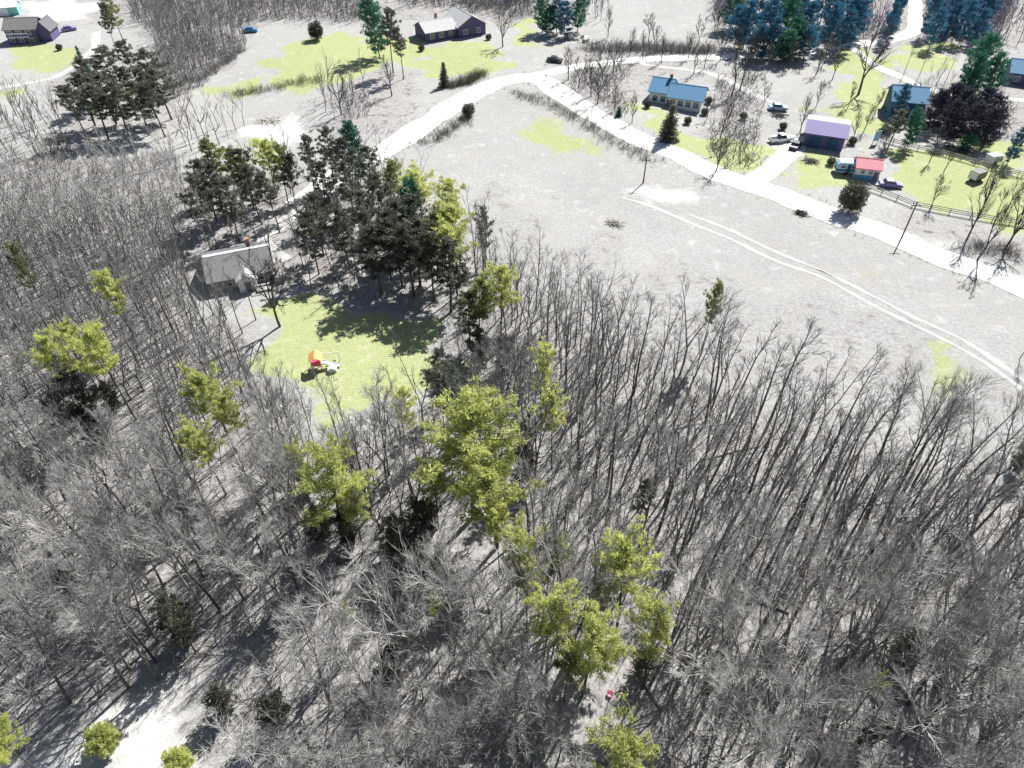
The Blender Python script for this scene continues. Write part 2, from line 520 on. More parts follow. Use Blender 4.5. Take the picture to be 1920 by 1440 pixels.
def bare_proto(seed, trunk_m, twig_m, **kw):
    t, l1, l2 = bare_tree(seed, **kw)
    tv, tq = tubes_np(t, 7)
    a = tubes_np(l1, 4)
    if l2: a = merge([a, tubes_np(l2, 3)])
    return (np_mesh("trunk", tv, tq, trunk_m), np_mesh("crown", a[0], a[1], twig_m), kw.get('H', 16.))

def bare_low(seed, **kw):
    t, l1, l2 = bare_tree(seed, **kw)
    parts = [tubes_np(t, 4), tubes_np(l1, 3)]
    if l2: parts.append(tubes_np(l2, 3))
    return merge(parts)

def blades(rs, centres, dirs, n, length, width, spread):
    """n small leaf-sized triangles round each centre, pointing along its direction"""
    m = len(centres)
    c = np.repeat(centres, n, 0) + rs.randn(m * n, 3) * spread * np.array([1, 1, .6])
    d = np.repeat(dirs, n, 0) + rs.randn(m * n, 3) * .75
    d /= np.linalg.norm(d, axis=1)[:, None] + 1e-9
    a = np.cross(d, rs.randn(m * n, 3)); a /= np.linalg.norm(a, axis=1)[:, None] + 1e-9
    L = length * rs.uniform(.6, 1.3, (m * n, 1)); W = width * rs.uniform(.6, 1.3, (m * n, 1))
    p0, p1, p2 = c - a * W - d * L * .3, c + a * W - d * L * .3, c + d * L
    V = np.stack([p0, p1, p2], 1).reshape(-1, 3)
    Q = np.arange(len(V)).reshape(-1, 3)
    return V, Q

def pine_proto(seed, H, Rr, needle_m, clear=.35, whorls=12, nb=5, irregular=.35, per=16, tuft=.27, bl=.40, bw=.105):
    rs = np.random.RandomState(seed)
    trunk = grow(rs, (0, 0, -.2), (rs.randn() * .03, rs.randn() * .03, 1), H, .014 * H, .03, 9, .05, .02)
    tubes = [trunk]; limbs = []; cen = []; dr = []
    for i in range(whorls):
        t = clear + (1 - clear) * (i + rs.rand() * .6) / whorls
        rel = (t - clear) / (1 - clear)
        prof = (math.sin(PI * min(1, (1 - rel) * .75 + .04)) ** .8) if rel > .25 else .75 + rel
        p, d, r = along(trunk, min(t, .985))
        a0 = rs.uniform(0, 6.28)
        for k in range(nb):
            if rs.rand() < .12: continue
            a = a0 + k * 6.28 / nb + rs.randn() * .3
            ln = max(.5, Rr * prof * rs.uniform(1 - irregular, 1 + irregular * .6))
            b = grow(rs, p, (math.cos(a), math.sin(a), .12 + .5 * rel), ln, .05, .02, 3, .25, .08)
            limbs.append(b)
            m = max(3, int(ln * 3.0))
            for j in range(m):
                tt = .3 + .7 * (j + rs.rand()) / m
                q, dd, _ = along(b, min(tt, .999))
                q = q + rs.randn(3) * np.array([.32, .32, .14]) * (.5 + ln * .18)
                cen.append(q); dr.append(unit(dd * .6 + np.array((0, 0, .7))))
    for j in range(6):
        q, dd, _ = along(trunk, .9 + .1 * rs.rand()); cen.append(q + rs.randn(3) * .15); dr.append(np.array((0, 0, 1.)))
    tv, tq = tubes_np(tubes, 7)
    lv, lq = tubes_np(limbs, 4)
    cv, cq = blades(rs, np.array(cen), np.array(dr), per, bl, bw, tuft)
    tv, tq = merge([(tv, tq), (lv, lq)])
    return (np_mesh("trunk", tv, tq, PINE_BARK), np_mesh("crown", cv, cq, needle_m), H)

def spruce_proto(seed, H, Rr, needle_m, per=12, levels=18):
    rs = np.random.RandomState(seed)
    trunk = grow(rs, (0, 0, -.2), (0, 0, 1), H, .014 * H, .02, 6, .05, .01)
    limbs = []; cen = []; dr = []
    for i in range(levels):
        t = .07 + .91 * (i + rs.rand() * .5) / levels
        p, d, r = along(trunk, min(t, .99))
        a0 = rs.uniform(0, 6.28)
        nb = 8 if t < .6 else 5
        for k in range(nb):
            a = a0 + k * 6.28 / nb + rs.randn() * .2
            ln = max(.25, Rr * (1 - t) ** .8 * rs.uniform(.7, 1.2))
            b = grow(rs, p, (math.cos(a), math.sin(a), -.18), ln, .03, .01, 2, .1, .05)
            limbs.append(b)
            m = max(2, int(ln * 3.2))
            for j in range(m):
                q, dd, _ = along(b, min((j + .5 + rs.rand() * .5) / m, .999))
                cen.append(q + rs.randn(3) * .1); dr.append(unit(dd + np.array((0, 0, .15))))
    tv, tq = tubes_np([trunk], 6); lv, lq = tubes_np(limbs, 3)
    cv, cq = blades(rs, np.array(cen), np.array(dr), per, .34, .09, .2)
    tv, tq = merge([(tv, tq), (lv, lq)])
    return (np_mesh("trunk", tv, tq, PINE_BARK), np_mesh("crown", cv, cq, needle_m), H)

def bush_proto(seed, H, Rr, needle_m, n=420, per=12):
    rs = np.random.RandomState(seed)
    stems = []
    for k in range(9):
        a = rs.uniform(0, 6.28); tl = rs.uniform(.1, .9)
        stems.append(grow(rs, (0, 0, -.1), (math.cos(a) * tl, math.sin(a) * tl, 1), H * .8, .05, .015, 3, .1, .12))
    u = rs.randn(n, 3); u /= np.linalg.norm(u, axis=1)[:, None]
    rad = rs.uniform(.45, 1.0, (n, 1)) * (1 + .25 * np.sin(u[:, :1] * 4 + seed) * np.cos(u[:, 1:2] * 3))
    c = u * rad * np.array([Rr, Rr, H * .48]) + np.array([0, 0, H * .54])
    cv, cq = blades(rs, c, u, per, .26, .075, .16)
    sv, sq = tubes_np(stems, 4)
    return (np_mesh("stems", sv, sq, BRUSH), np_mesh("crown", cv, cq, needle_m), H)

def put(proto, names, name, label, cat, x, y, H, group=None, rz=None, wide=1.0):
    z = float(hgt(x, y))
    t = thing(name, label, cat, (x, y, z - .05), R.uniform(0, 6.28) if rz is None else rz, group)
    s = H / proto[-1]
    t.scale = (s * wide, s * wide, s)
    for n, me in zip(names, proto[:-1]): link(n, me, t)
    return t

# prototypes
FORKS = [1, 1, 2, 1, 1, 2, 1, 3, 1]
FOREST = [bare_proto(100 + i, BARK if i % 3 else BARK_DARK, TWIG, H=16., spread=[.55, .7, .8, .6][i % 4], forks=FORKS[i],
                     clear=[.5, .42, .38, .55][i % 4], n1=15, n2=5, n3=4, thick=.95, r0=.175) for i in range(9)]
BUSHY = [bare_proto(150 + i, BARK, TWIG, H=15., spread=[.95, 1.1, 1.0][i % 3], forks=[1, 2, 1, 3][i % 4], clear=.3, n1=20, n2=8, n3=6, thick=.95, r0=.165) for i in range(4)]
PALE = [bare_proto(200 + i, BARK_PALE, TWIG_PALE, H=15., spread=[1.15, 1.35, 1.0][i % 3], forks=[3, 4, 2][i % 3], clear=.25, n1=22, n2=8, n3=6, thick=1.0) for i in range(4)]
YARD = [bare_proto(300 + i, BARK_DARK, BARK_DARK, H=12., spread=[1.35, 1.1][i % 2], forks=[4, 2, 1][i % 3], clear=.2, n1=20, n2=6, n3=4, thick=1.6, r0=.26) for i in range(3)]
PINES_BLUE = [pine_proto(490 + i, 13., 4.2, SPRUCE_BLUE, clear=.12, per=14) for i in range(2)]
PINES_VIOLET = [pine_proto(497 + i, 13., 4.2, mat('needles violet dark', (.055, .055, .085), .6, .35, .7, rnd=.2, spec=.2, transl=.2), clear=.12, per=14) for i in range(2)]
PINES_GRN = [pine_proto(495, 13., 4.2, SPRUCE_GREEN, clear=.12, per=14)]
PINES_L = [pine_proto(400 + i, 16., [3.9, 3.4, 4.3, 3.8][i], PINE_LIGHT, clear=[.52, .48, .58, .45][i], whorls=9, nb=5, irregular=.8, per=26, tuft=.2, bl=.36, bw=.07) for i in range(4)]
PINES_M = [pine_proto(420 + i, 16., [3.6, 3.1, 3.9][i], PINE_MID, clear=[.42, .5, .38][i], whorls=10, nb=4, irregular=.6, per=18, tuft=.21) for i in range(3)]
PINES_D = [pine_proto(440 + i, 16., [3.6, 3.3, 3.9][i], PINE_DARK, clear=[.38, .45, .32][i], whorls=10, nb=4, irregular=.6, per=17, tuft=.22) for i in range(3)]
SPR_D = [spruce_proto(460 + i, 10., 2.6, PINE_DARK) for i in range(2)]
SPR_B = [spruce_proto(470 + i, 10., 2.8, SPRUCE_BLUE) for i in range(2)]
SPR_G = [spruce_proto(480 + i, 10., 2.8, SPRUCE_GREEN) for i in range(2)]
BUSH_L = bush_proto(500, 3.2, 1.7, PINE_LIGHT)
BUSH_D = bush_proto(501, 4.5, 2.6, PINE_DARK, n=700)
PN = ("trunk", "crown"); BN = ("trunk", "crown"); UN = ("stems", "crown")
TAKEN = []        # (x, y, clearance) of everything placed, so scattered trees keep off

def crown_at(px, py, zc): return P(px, py, zc)

def pine(protos, px, py, H, Rr, name, label, cat='tree', group=None, zf=.68, names=PN):
    """px, py: middle of the crown in the survey photograph"""
    p = protos[R.randrange(len(protos))]
    x, y = P(px, py, H * zf)
    base_r = max(abs(v.co.x) for v in p[-2].vertices)
    wide = (Rr / base_r) / (H / p[-1])
    TAKEN.append((x, y, Rr * .75 + .5))
    if py > 600:
        TAKEN.append((x * .93, y - 2.6, Rr * .8))
        TAKEN.append((x * .87, y - 5.0, Rr * .7))
    return put(p, names, name, label, cat, x, y, H, group, wide=wide * 1.05)

ORD = ["first", "second", "third", "fourth", "fifth", "sixth", "seventh", "eighth", "ninth", "tenth", "eleventh", "twelfth", "thirteenth", "fourteenth", "fifteenth", "sixteenth", "seventeenth", "eighteenth", "nineteenth", "twentieth", "twenty-first", "twenty-second", "twenty-third", "twenty-fourth", "twenty-fifth"]
def from_left(items):
    """an ordinal from the left end for each item of a stand"""
    order = sorted(range(len(items)), key=lambda i: items[i][0])
    return [(ORD[order.index(i)] + " from its left end",) + tuple(items[i]) for i in range(len(items))]

# --- foreground and middle pines, each told apart by what is round it
fg = [
 (880, 845, 17, 6.5, 'L', 'largest yellow green pine, in the middle of the picture above its dark shadow'),
 (930, 925, 14, 4.8, 'L', 'yellow green pine touching the largest pine on its lower right side'),
 (812, 905, 12, 2.5, 'L', 'small yellow green pine touching the largest pine on its lower left side'),
 (612, 900, 16, 4.6, 'L', 'broad yellow green pine below the lawn, largest of its group of three'),
 (660, 955, 12, 2.3, 'L', 'smaller yellow green pine at the lower right of the broad pine below the lawn'),
 (560, 875, 11, 2.0, 'L', 'thin yellow green pine at the upper left of the broad pine below the lawn'),
 (968, 1050, 14, 3.0, 'L', 'slim yellow green pine, middle one of a short slanting row'),
 (990, 1105, 12, 1.7, 'L', 'slim yellow green pine, lowest of a short slanting row'),
 (935, 995, 11, 1.6, 'L', 'slim yellow green pine, uppermost of a short slanting row'),
 (1178, 1080, 15, 3.3, 'L', 'yellow green pine at the top of the large cluster near the lower middle'),
 (1050, 1045, 10, 1.4, 'L', 'small yellow green pine standing alone above the lower cluster'),
 (1020, 1170, 15, 3.3, 'L', 'yellow green pine at the left end of the large lower cluster'),
 (1108, 1205, 16, 3.6, 'L', 'broadest yellow green pine in the middle of the large lower cluster'),
 (1232, 1200, 14, 3.2, 'L', 'yellow green pine at the right end of the large lower cluster'),
 (1120, 1120, 11, 1.9, 'L', 'small yellow green pine between the top and middle of the lower cluster'),
 (1065, 1250, 11, 1.8, 'M', 'olive pine low at the bottom of the large lower cluster'),
 (1190, 1448, 15, 3.8, 'L', 'large yellow green pine cut by the bottom edge of the picture'),
 (402, 748, 14, 3.2, 'L', 'yellow green pine in the left woods beside the bare patch by the lawn'),
 (440, 788, 12, 2.5, 'L', 'narrow yellow green pine just right of the pine beside the bare patch'),
 (385, 842, 12, 2.5, 'L', 'small yellow green pine lowest of three in the left woods'),
 (1028, 690, 13, 2.6, 'L', 'yellow green pine in the woods right of the lawn, upper of two'),
 (1040, 780, 13, 2.1, 'L', 'yellow green pine in the woods right of the lawn, lower of two'),
 (768, 770, 12, 2.1, 'L', 'yellow green pine at the lower right corner of the lawn'),
 (118, 685, 14, 3.3, 'L', 'yellow green pine near the left edge, left one of three touching crowns'),
 (196, 678, 15, 3.7, 'L', 'yellow green pine near the left edge, right one of three touching crowns'),
 (155, 655, 14, 2.4, 'L', 'yellow green pine near the left edge, behind two touching crowns'),
 (150, 735, 12, 2.2, 'D', 'dark pine in front of the yellow green trio near the left edge'),
 (215, 560, 13, 2.9, 'L', 'yellow green pine alone in the left woods beyond the trio'),
 (-2, 1392, 12, 2.3, 'L', 'yellow green pine cut by the lower left corner of the picture'),
 (1336, 575, 13, 1.6, 'M', 'small olive pine standing alone at the upper edge of the right woods'),
 (40, 500, 12, 1.9, 'M', 'olive pine in the thin woods at the left edge'),
 (645, 1165, 8, 1.0, 'L', 'tiny yellow green pine deep in the lower woods'),
 (1650, 1090, 7, 1.0, 'L', 'tiny yellow green pine among bare trunks of the right woods'),
 (1640, 1290, 8, 1.1, 'L', 'tiny yellow green pine near the lower right corner'),
 (318, 1150, 11, 1.7, 'D', 'dark pine above the pale dirt clearing'),
 (1210, 930, 9, 1.2, 'D', 'small dark pine among the bare trees right of the largest pine'),
 (815, 1065, 8, 1.0, 'L', 'tiny yellow green pine left of the slanting row, upper one'),
 (818, 1140, 8, 1.0, 'L', 'tiny yellow green pine left of the slanting row, lower one'),
 (938, 540, 15, 3.2, 'L', 'yellow green pine right of the large black shadow'),
 (895, 555, 13, 2.6, 'M', 'olive pine squeezed between the black shadow and the yellow green pine'),
 (878, 575, 10, 2.6, 'D', 'dark pine at the right foot of the large black shadow'),
 (818, 690, 11, 1.7, 'D', 'dark pine at the right edge of the lawn, upper of two'),
 (835, 735, 11, 1.7, 'D', 'dark pine at the right edge of the lawn, lower of two'),
 (975, 830, 11, 1.7, 'D', 'dark pine behind the largest pine on its right'),
 (905, 420, 11, 1.6, 'D', 'dark pine at the field edge among bare trunks'),
]
SHADE_FILL = [pine_proto(550 + i, 7., 2.6, PINE_DARK, clear=.12, whorls=9, nb=5, irregular=.55, per=16, tuft=.24) for i in range(2)]  # low dark evergreens added where the pines only cast shade
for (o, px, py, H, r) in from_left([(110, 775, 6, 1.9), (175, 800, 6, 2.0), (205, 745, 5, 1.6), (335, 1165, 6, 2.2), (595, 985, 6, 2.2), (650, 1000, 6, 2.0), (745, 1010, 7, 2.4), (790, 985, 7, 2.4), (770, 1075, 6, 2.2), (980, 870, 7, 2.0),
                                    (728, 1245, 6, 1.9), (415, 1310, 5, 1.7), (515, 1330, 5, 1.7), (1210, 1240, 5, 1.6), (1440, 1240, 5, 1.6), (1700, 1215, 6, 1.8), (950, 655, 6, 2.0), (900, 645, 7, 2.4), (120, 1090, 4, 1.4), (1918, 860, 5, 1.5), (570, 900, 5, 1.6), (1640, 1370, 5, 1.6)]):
    pine(SHADE_FILL, px, py, H, r, "added_shade_evergreen", "added low dark evergreen standing in for pine shade, counting from the left: " + o.split()[0], 'evergreen', 'dark evergreens added in place of pine shade', zf=.5)
PSET = {'L': PINES_L, 'M': PINES_M, 'D': PINES_D}
for (px, py, H, r, k, lab) in fg:
    pine(PSET[k], px, py, H, r, "pine_tree", lab, 'pine', 'yellow green and dark pines of the near woods')
for (o, px, py, k) in from_left([(790, 368, 'L'), (832, 385, 'L'), (852, 425, 'L'), (765, 415, 'D'), (812, 440, 'M'), (742, 455, 'D'), (852, 470, 'L'), (805, 478, 'D'), (765, 470, 'D'), (838, 500, 'D'), (720, 440, 'D'), (700, 470, 'D'), (778, 452, 'D'), (742, 415, 'D')]):
    pine(PSET[k], px, py - 8, 13, 3.8, "pine_tree", "pine of the stand casting the black shadow above the lawn, " + o.replace(" its", ""), 'pine', 'tall pines by the large shadow')
for (o, px, py, k) in from_left([(400, 292, 'M'), (435, 305, 'M'), (500, 288, 'L'), (522, 300, 'M'), (382, 335, 'D'), (470, 340, 'D'), (540, 320, 'D'), (372, 362, 'D'), (425, 372, 'D'), (505, 355, 'D'), (455, 310, 'D'), (400, 340, 'D')]):
    pine(PSET[k], px, py + 6, 12, 3.0, "pine_tree", "pine of the dark stand beyond the grey roofed house, " + o, 'pine', 'pines beyond the left house')
for (o, px, py, k) in from_left([(575, 285, 'D'), (612, 268, 'D'), (640, 290, 'D'), (690, 305, 'D'), (603, 335, 'D'), (652, 335, 'D'), (705, 355, 'D'), (735, 330, 'M'), (680, 390, 'D'), (640, 420, 'D'), (690, 425, 'D'), (580, 430, 'D'), (590, 395, 'D')]):
    pine(PSET[k], px, py + 4, 12, 2.8, "pine_tree", "dark pine of the stand along the shaded driveway, " + o, 'pine', 'pines along the shaded driveway')
pine(PINES_GRN, 664, 262, 13, 2.8, "spruce_tree", "deep green spruce rising from the dark stand along the shaded driveway", 'spruce')
pine(PINES_GRN, 762, 378, 13, 2.6, "spruce_tree", "deep green spruce at the tip of the tall pine stand by the field", 'spruce')
for (o, px, py) in from_left([(160, 130), (200, 112), (242, 100), (280, 112), (150, 160), (192, 158), (232, 148), (270, 148), (300, 150), (215, 178), (255, 178), (175, 185), (285, 180), (135, 185)]):
    pine(PINES_D, px, py + 8, 12, 4.0, "pine_tree", "dark pine of the round stand in the upper left field, " + o, 'pine', 'pines of the upper left stand')
pine(SPR_G, 152, 110, 11, 1.8, "spruce_tree", "deep green spruce at the back of the round upper left stand", 'spruce')
pine(PINES_M, 212, 22, 15, 3.0, "pine_tree", "olive pine beside the purple walled house at top left", 'pine')
pine(PINES_D, 198, 40, 14, 2.6, "pine_tree", "dark pine just in front of the olive pine at top left", 'pine')
pine(PINES_GRN, 702, 28, 16, 4.6, "spruce_tree", "tall deep green spruce left of the L shaped house", 'spruce')
pine(PINES_D, 728, 55, 16, 4.2, "pine_tree", "large dark pine left of the L shaped house, above a blue shadow", 'pine')
pine(PINES_D, 750, 82, 13, 3.2, "pine_tree", "dark pine nearest the lawn by the L shaped house", 'pine')
pine(SPR_D, 832, 140, 6.5, 1.9, "spruce_tree", "small dark cone shaped spruce beside the white road bend", 'spruce', zf=.45)
pine(SPR_D, 1256, 235, 8.5, 2.9, "spruce_tree", "dark cone shaped spruce in front of the blue roofed house", 'spruce', zf=.42)
pine([BUSH_D], 1600, 372, 6, 3.0, "evergreen_bush", "large round dark evergreen bush beside the white road at right", 'bush', zf=.5, names=UN)
pine([BUSH_D], 592, 60, 5, 2.7, "evergreen_bush", "round dark evergreen bush alone in the upper left field", 'bush', zf=.5, names=UN)
pine([BUSH_D], 878, 206, 3, 1.9, "evergreen_bush", "small round dark bush inside the bend of the road", 'bush', zf=.5, names=UN)
pine([BUSH_L], 190, 1385, 3.4, 1.7, "evergreen_bush", "yellow green round bush alone in the pale dirt clearing", 'bush', zf=.5, names=UN)
pine([BUSH_L], 332, 1428, 3.4, 1.5, "evergreen_bush", "yellow green round bush at the bottom edge right of the clearing", 'bush', zf=.5, names=UN)
pine(SPR_G, 1160, 214, 2.6, 1.1, "spruce_tree", "tiny green spruce at the road edge left of the blue roofed house", 'spruce', zf=.4)
up = [
 (1688, 195, 9, 2.5, 'B', 'blue green spruce in front of the dark blue house'),
 (1716, 240, 9, 2.2, 'G', 'deep green spruce right of the dark blue house'),
 (1680, 238, 8, 2.4, 'D', 'dark spruce left of the deep green spruce by the dark blue house'),
 (1842, 120, 15, 4.6, 'G', 'largest deep green conifer at upper right, beside the purple house'),
 (1818, 150, 13, 3.2, 'G', 'deep green conifer at the left foot of the largest upper right conifer'),
 (1868, 148, 12, 3.0, 'G', 'deep green conifer at the right foot of the largest upper right conifer'),
 (1905, 275, 8, 2.0, 'B', 'blue green spruce cut by the right edge of the picture'),
 (1812, 268, 4, 2.0, 'G', 'low green spruce at the front of the purple conifer shade'),
]
SS = {'B': PINES_BLUE, 'G': PINES_GRN, 'D': PINES_D}
for (px, py, H, r, k, lab) in up: pine(SS[k], px, py, H, r, "spruce_tree", lab, 'spruce', 'spruces at the upper right', zf=.5)
for (o, px, py) in from_left([(1752, 205), (1778, 190), (1805, 205), (1835, 200), (1862, 215), (1790, 230), (1825, 235), (1860, 240)]):
    pine(PINES_VIOLET, px, py, 9, 3.4, "spruce_tree", "dark conifer of the clump below the large green conifer, " + o, 'spruce', 'dark spruce clump at upper right', zf=.5)
for i, (o, px, py, H) in enumerate(from_left([(1378, 12, 13), (1402, 48, 13), (1442, 45, 14), (1478, 38, 14), (1512, 50, 13), (1450, 72, 11), (1490, 70, 11), (1385, 50, 11), (1425, 20, 13), (1465, 15, 13), (1500, 20, 13), (1425, 80, 9), (1470, 82, 9), (1515, 78, 9)])):
    pine(PINES_BLUE if i % 3 else PINES_GRN, px, py, H, 4.1, "spruce_tree", "blue green conifer of the clump by the white top house, " + o, 'spruce', 'blue spruces by the upper lane', zf=.5)
for i, (o, px, py, H) in enumerate(from_left([(1565, 15, 14), (1598, 32, 13), (1560, 48, 12), (1588, 60, 11), (1612, 10, 14), (1580, 0, 14), (1610, 40, 11), (1548, 5, 13)])):
    pine(PINES_BLUE if i != 4 else PINES_GRN, px, py, H, 3.9, "spruce_tree", "blue green conifer of the clump left of the bright lane, " + o, 'spruce', 'blue spruces left of the bright lane', zf=.5)
for i, (o, px, py, H) in enumerate(from_left([(1680, 22, 13), (1692, 2, 14), (1672, 45, 11)])):
    pine(PINES_BLUE, px, py, H, 2.6, "spruce_tree", "blue green conifer of the row at the bright lane, " + o, 'spruce', 'blue spruces beside the bright lane', zf=.5)
for i, (o, px, py, H) in enumerate(from_left([(1748, 25, 13), (1790, 12, 14), (1830, 8, 14), (1755, 55, 11), (1815, 40, 12), (1850, 20, 13), (1770, 0, 13), (1810, -5, 13), (1785, 45, 11), (1840, 50, 10), (1865, 0, 13)])):
    pine(PINES_BLUE, px, py, H, 3.2, "spruce_tree", "blue green conifer of the clump right of the bright lane, " + o, 'spruce', 'blue spruces right of the bright lane', zf=.5)
for i, (o, px, py, H) in enumerate(from_left([(1018, 22, 11), (1045, 18, 12), (1085, 15, 13), (1060, 35, 10), (1030, 38, 8)])):
    pine(PINES_BLUE if i % 2 else PINES_GRN, px, py, H, 3.4, "spruce_tree", "blue green conifer of the clump beyond the junk heap, " + o, 'spruce', 'spruces at the top middle', zf=.5)

for (o, px, py) in from_left([(1214, 198), (1322, 206), (1330, 185), (1470, 232), (1600, 262), (1655, 245), (1622, 300), (1560, 300), (790, 88), (916, 70), (1735, 232), (110, 88), (1290, 225), (1395, 215)]):
    pine([BUSH_D], px, py, 1.7, 1.1, "evergreen_bush", "small dark yard bush near the upper houses, counting from the left: " + o.split()[0], 'bush', 'small yard bushes near the houses', zf=.5, names=UN)

# --- bare trees that stand by themselves
def bare(protos, px, py, H, label, wide=1.0, group=None, k=None):
    x, y, z = G(px, py)
    TAKEN.append((x, y, 1.5))
    p = protos[k if k is not None else R.randrange(len(protos))]
    return put(p, BN, "bare_tree", label, 'tree', x, y, H, group, wide=wide)

bare(YARD, 525, 612, 13, "dark forked bare tree at the left edge of the lawn by the grey roofed house", .8, k=0)
bare(YARD, 943, 88, 10, "dark bare tree in front of the L shaped house", 1.0, k=0)
bare(YARD, 1609, 178, 16, "large dark forked bare tree on the grass above the purple barn", 1.0, k=1)
bare(YARD, 1342, 322, 7, "low dark bare tree at the roadside above the field", 1.0, k=0)
bare(YARD, 1372, 178, 12, "forked dark bare tree right of the blue roofed house", .8, k=1)
bare(YARD, 1388, 168, 12, "leaning bare tree behind the forked tree right of the blue roofed house", .7, k=2)
bare(YARD, 1350, 260, 8, "bare tree between the dark spruce and the driveway", .8, k=2)
bare(YARD, 1152, 208, 6, "bare tree behind the tiny green spruce at the road edge", .8, k=2)
bare(YARD, 1812, 452, 13, "tall thin bare tree at the right roadside, left of three", .6, k=2)
bare(YARD, 1832, 488, 13, "tall thin bare tree at the right roadside, middle of three", .6, k=1)
bare(YARD, 1882, 470, 12, "bare tree at the right roadside, right of three", .8, k=0)
bare(YARD, 1500, 248, 8, "bare tree at the left corner of the purple barn", .7, k=2)
bare(YARD, 1744, 300, 8, "slim bare tree at the rail fence below the dark spruce clump", .6, k=1)
bare(YARD, 1912, 672, 6, "lone slim bare tree on the field at the right edge", .5, k=2)
bare(YARD, 640, 215, 10, "bare tree in the rough field left of the road bend, left of two", .9, k=1)
bare(YARD, 735, 180, 9, "bare tree in the rough field left of the road bend, right of two", .9, k=2)
for (o, px, py) in from_left([(1085, 165), (1108, 180), (1130, 150), (1065, 150), (1120, 195), (1150, 135)]):
    bare(YARD, px, py, 8, "bare grey tree of the thicket between the two roads, " + o, .9, 'thicket between the two roads')
for (o, px, py) in from_left([(1205, 112), (1240, 118), (1290, 110), (1300, 140), (1320, 130), (1180, 105), (1225, 95)]):
    bare(YARD, px, py, 7, "bare grey tree along the lane behind the blue roofed house, " + o, .8, 'bare trees behind the blue roofed house')
for (o, px, py) in from_left([(1140, 70), (1215, 80), (1310, 85), (1340, 60), (1380, 110), (1480, 130), (1530, 140), (1505, 125), (1440, 135), (1350, 115), (1415, 120), (1560, 150), (1545, 120)]):
    bare(YARD, px, py, 8, "small dark bare tree of the scatter near the upper lane, " + o, .8, 'bare trees near the upper lane')
for (o, px, py) in from_left([(1530, 200), (1620, 245), (1650, 300), (1600, 260), (1770, 320), (1850, 345), (1745, 390), (1890, 390), (1325, 225), (1430, 200), (1185, 230), (1590, 200), (1640, 215), (1700, 265)]):
    bare(YARD, px, py, 6, "small dark bare tree of the scatter round barn and pasture, " + o, .8, 'bare trees round the barn and pasture')
for (o, px, py) in from_left([(1730, 195), (1715, 160), (1750, 175), (1770, 160), (1690, 150), (1760, 225)]):
    bare(FOREST, px, py, 11, "slim bare tree of the row beside the upper right footpath, " + o, .7, 'bare trees by the upper right footpath')
for (o, px, py) in from_left([(1395, 240), (1375, 300), (1410, 285), (1365, 225)]):
    bare(FOREST, px, py, 8, "small bare tree of the few left of the driveway, " + o, .9, 'bare trees left of the driveway')
for (o, px, py) in from_left([(425, 600), (455, 625), (400, 590), (480, 600), (382, 610), (440, 650)]):
    bare(FOREST, px, py, 11, "bare tree of the loose row before the grey roofed house, " + o, .9, 'bare trees before the grey roofed house')
for (o, px, py) in from_left([(545, 830), (575, 850), (640, 845), (600, 870), (520, 845), (665, 850)]):
    bare(FOREST, px, py, 15, "tall thin bare tree of the row against the pale patch, " + o, .6, 'bare trees against the pale patch')

# --- the woods: nearest 300 as single trees, the rest as woodland masses
CLEARING = WP([(30, 1440), (120, 1350), (325, 1265), (450, 1275), (500, 1420), (500, 1640), (-60, 1700), (-20, 1500)])
def scatter(poly_px, spacing, rnd, n=60000):
    w = WP(poly_px)
    xs_, ys_ = [p[0] for p in w], [p[1] for p in w]
    cell = {}; out = []
    area = (max(xs_) - min(xs_)) * (max(ys_) - min(ys_))
    for _ in range(int(min(n, 9 * area / spacing ** 2))):
        x, y = rnd.uniform(min(xs_), max(xs_)), rnd.uniform(min(ys_), max(ys_))
        if not inside(w, np.array([x]), np.array([y]))[0]: continue
        i, j = int(x // spacing), int(y // spacing)
        ok = True
        for a in (-1, 0, 1):
            for b in (-1, 0, 1):
                for (u, v) in cell.get((i + a, j + b), ()):
                    if (u - x) ** 2 + (v - y) ** 2 < (spacing * .75) ** 2: ok = False
        if not ok or near_road(x, y) or inside(CLEARING, np.array([x]), np.array([y]))[0]: continue
        if any((u - x) ** 2 + (v - y) ** 2 < c * c for (u, v, c) in TAKEN): continue
        cell.setdefault((i, j), []).append((x, y)); out.append((x, y))
    return out

def proj(x, y, z):
    """position in the frame of the photograph"""
    dx, dy, dz = x, y, z - CAM_H
    f = dy * math.cos(PITCH) - dz * math.sin(PITCH)
    u = dy * math.sin(PITCH) + dz * math.cos(PITCH)
    return 960 + FOC * dx / f, 720 - FOC * u / f, f

THINNED = WP([(280, 1170), (480, 1150), (620, 1240), (620, 1440), (480, 1440)])
spots = []
for zone, sp in (('right', 2.65), ('left', 2.45), ('middle', 2.5), ('pinegap', 4.6), ('upper', 3.7)):
    for (x, y) in scatter(WOODS[zone], sp, R): spots.append((zone, x, y))
cands = []
for (zone, x, y) in spots:
    H = {'right': R.uniform(11.5, 17), 'left': R.uniform(10, 15.5), 'middle': R.uniform(10, 15.5), 'pinegap': R.uniform(8, 13), 'upper': R.uniform(6, 11)}[zone]
    if R.random() < .28: H *= R.uniform(.45, .75)
    if inside(THINNED, np.array([x]), np.array([y]))[0]: H *= .55
    a = proj(x, y, 0); b = proj(x, y, H)
    vis = -30 < .5 * (a[0] + b[0]) < 1950 and b[1] < 1440 and a[1] > 0
    size = H / (b[2] + a[2])
    cands.append((size if vis else -1, zone, x, y, H, b))
cands.sort(key=lambda c: -c[0])
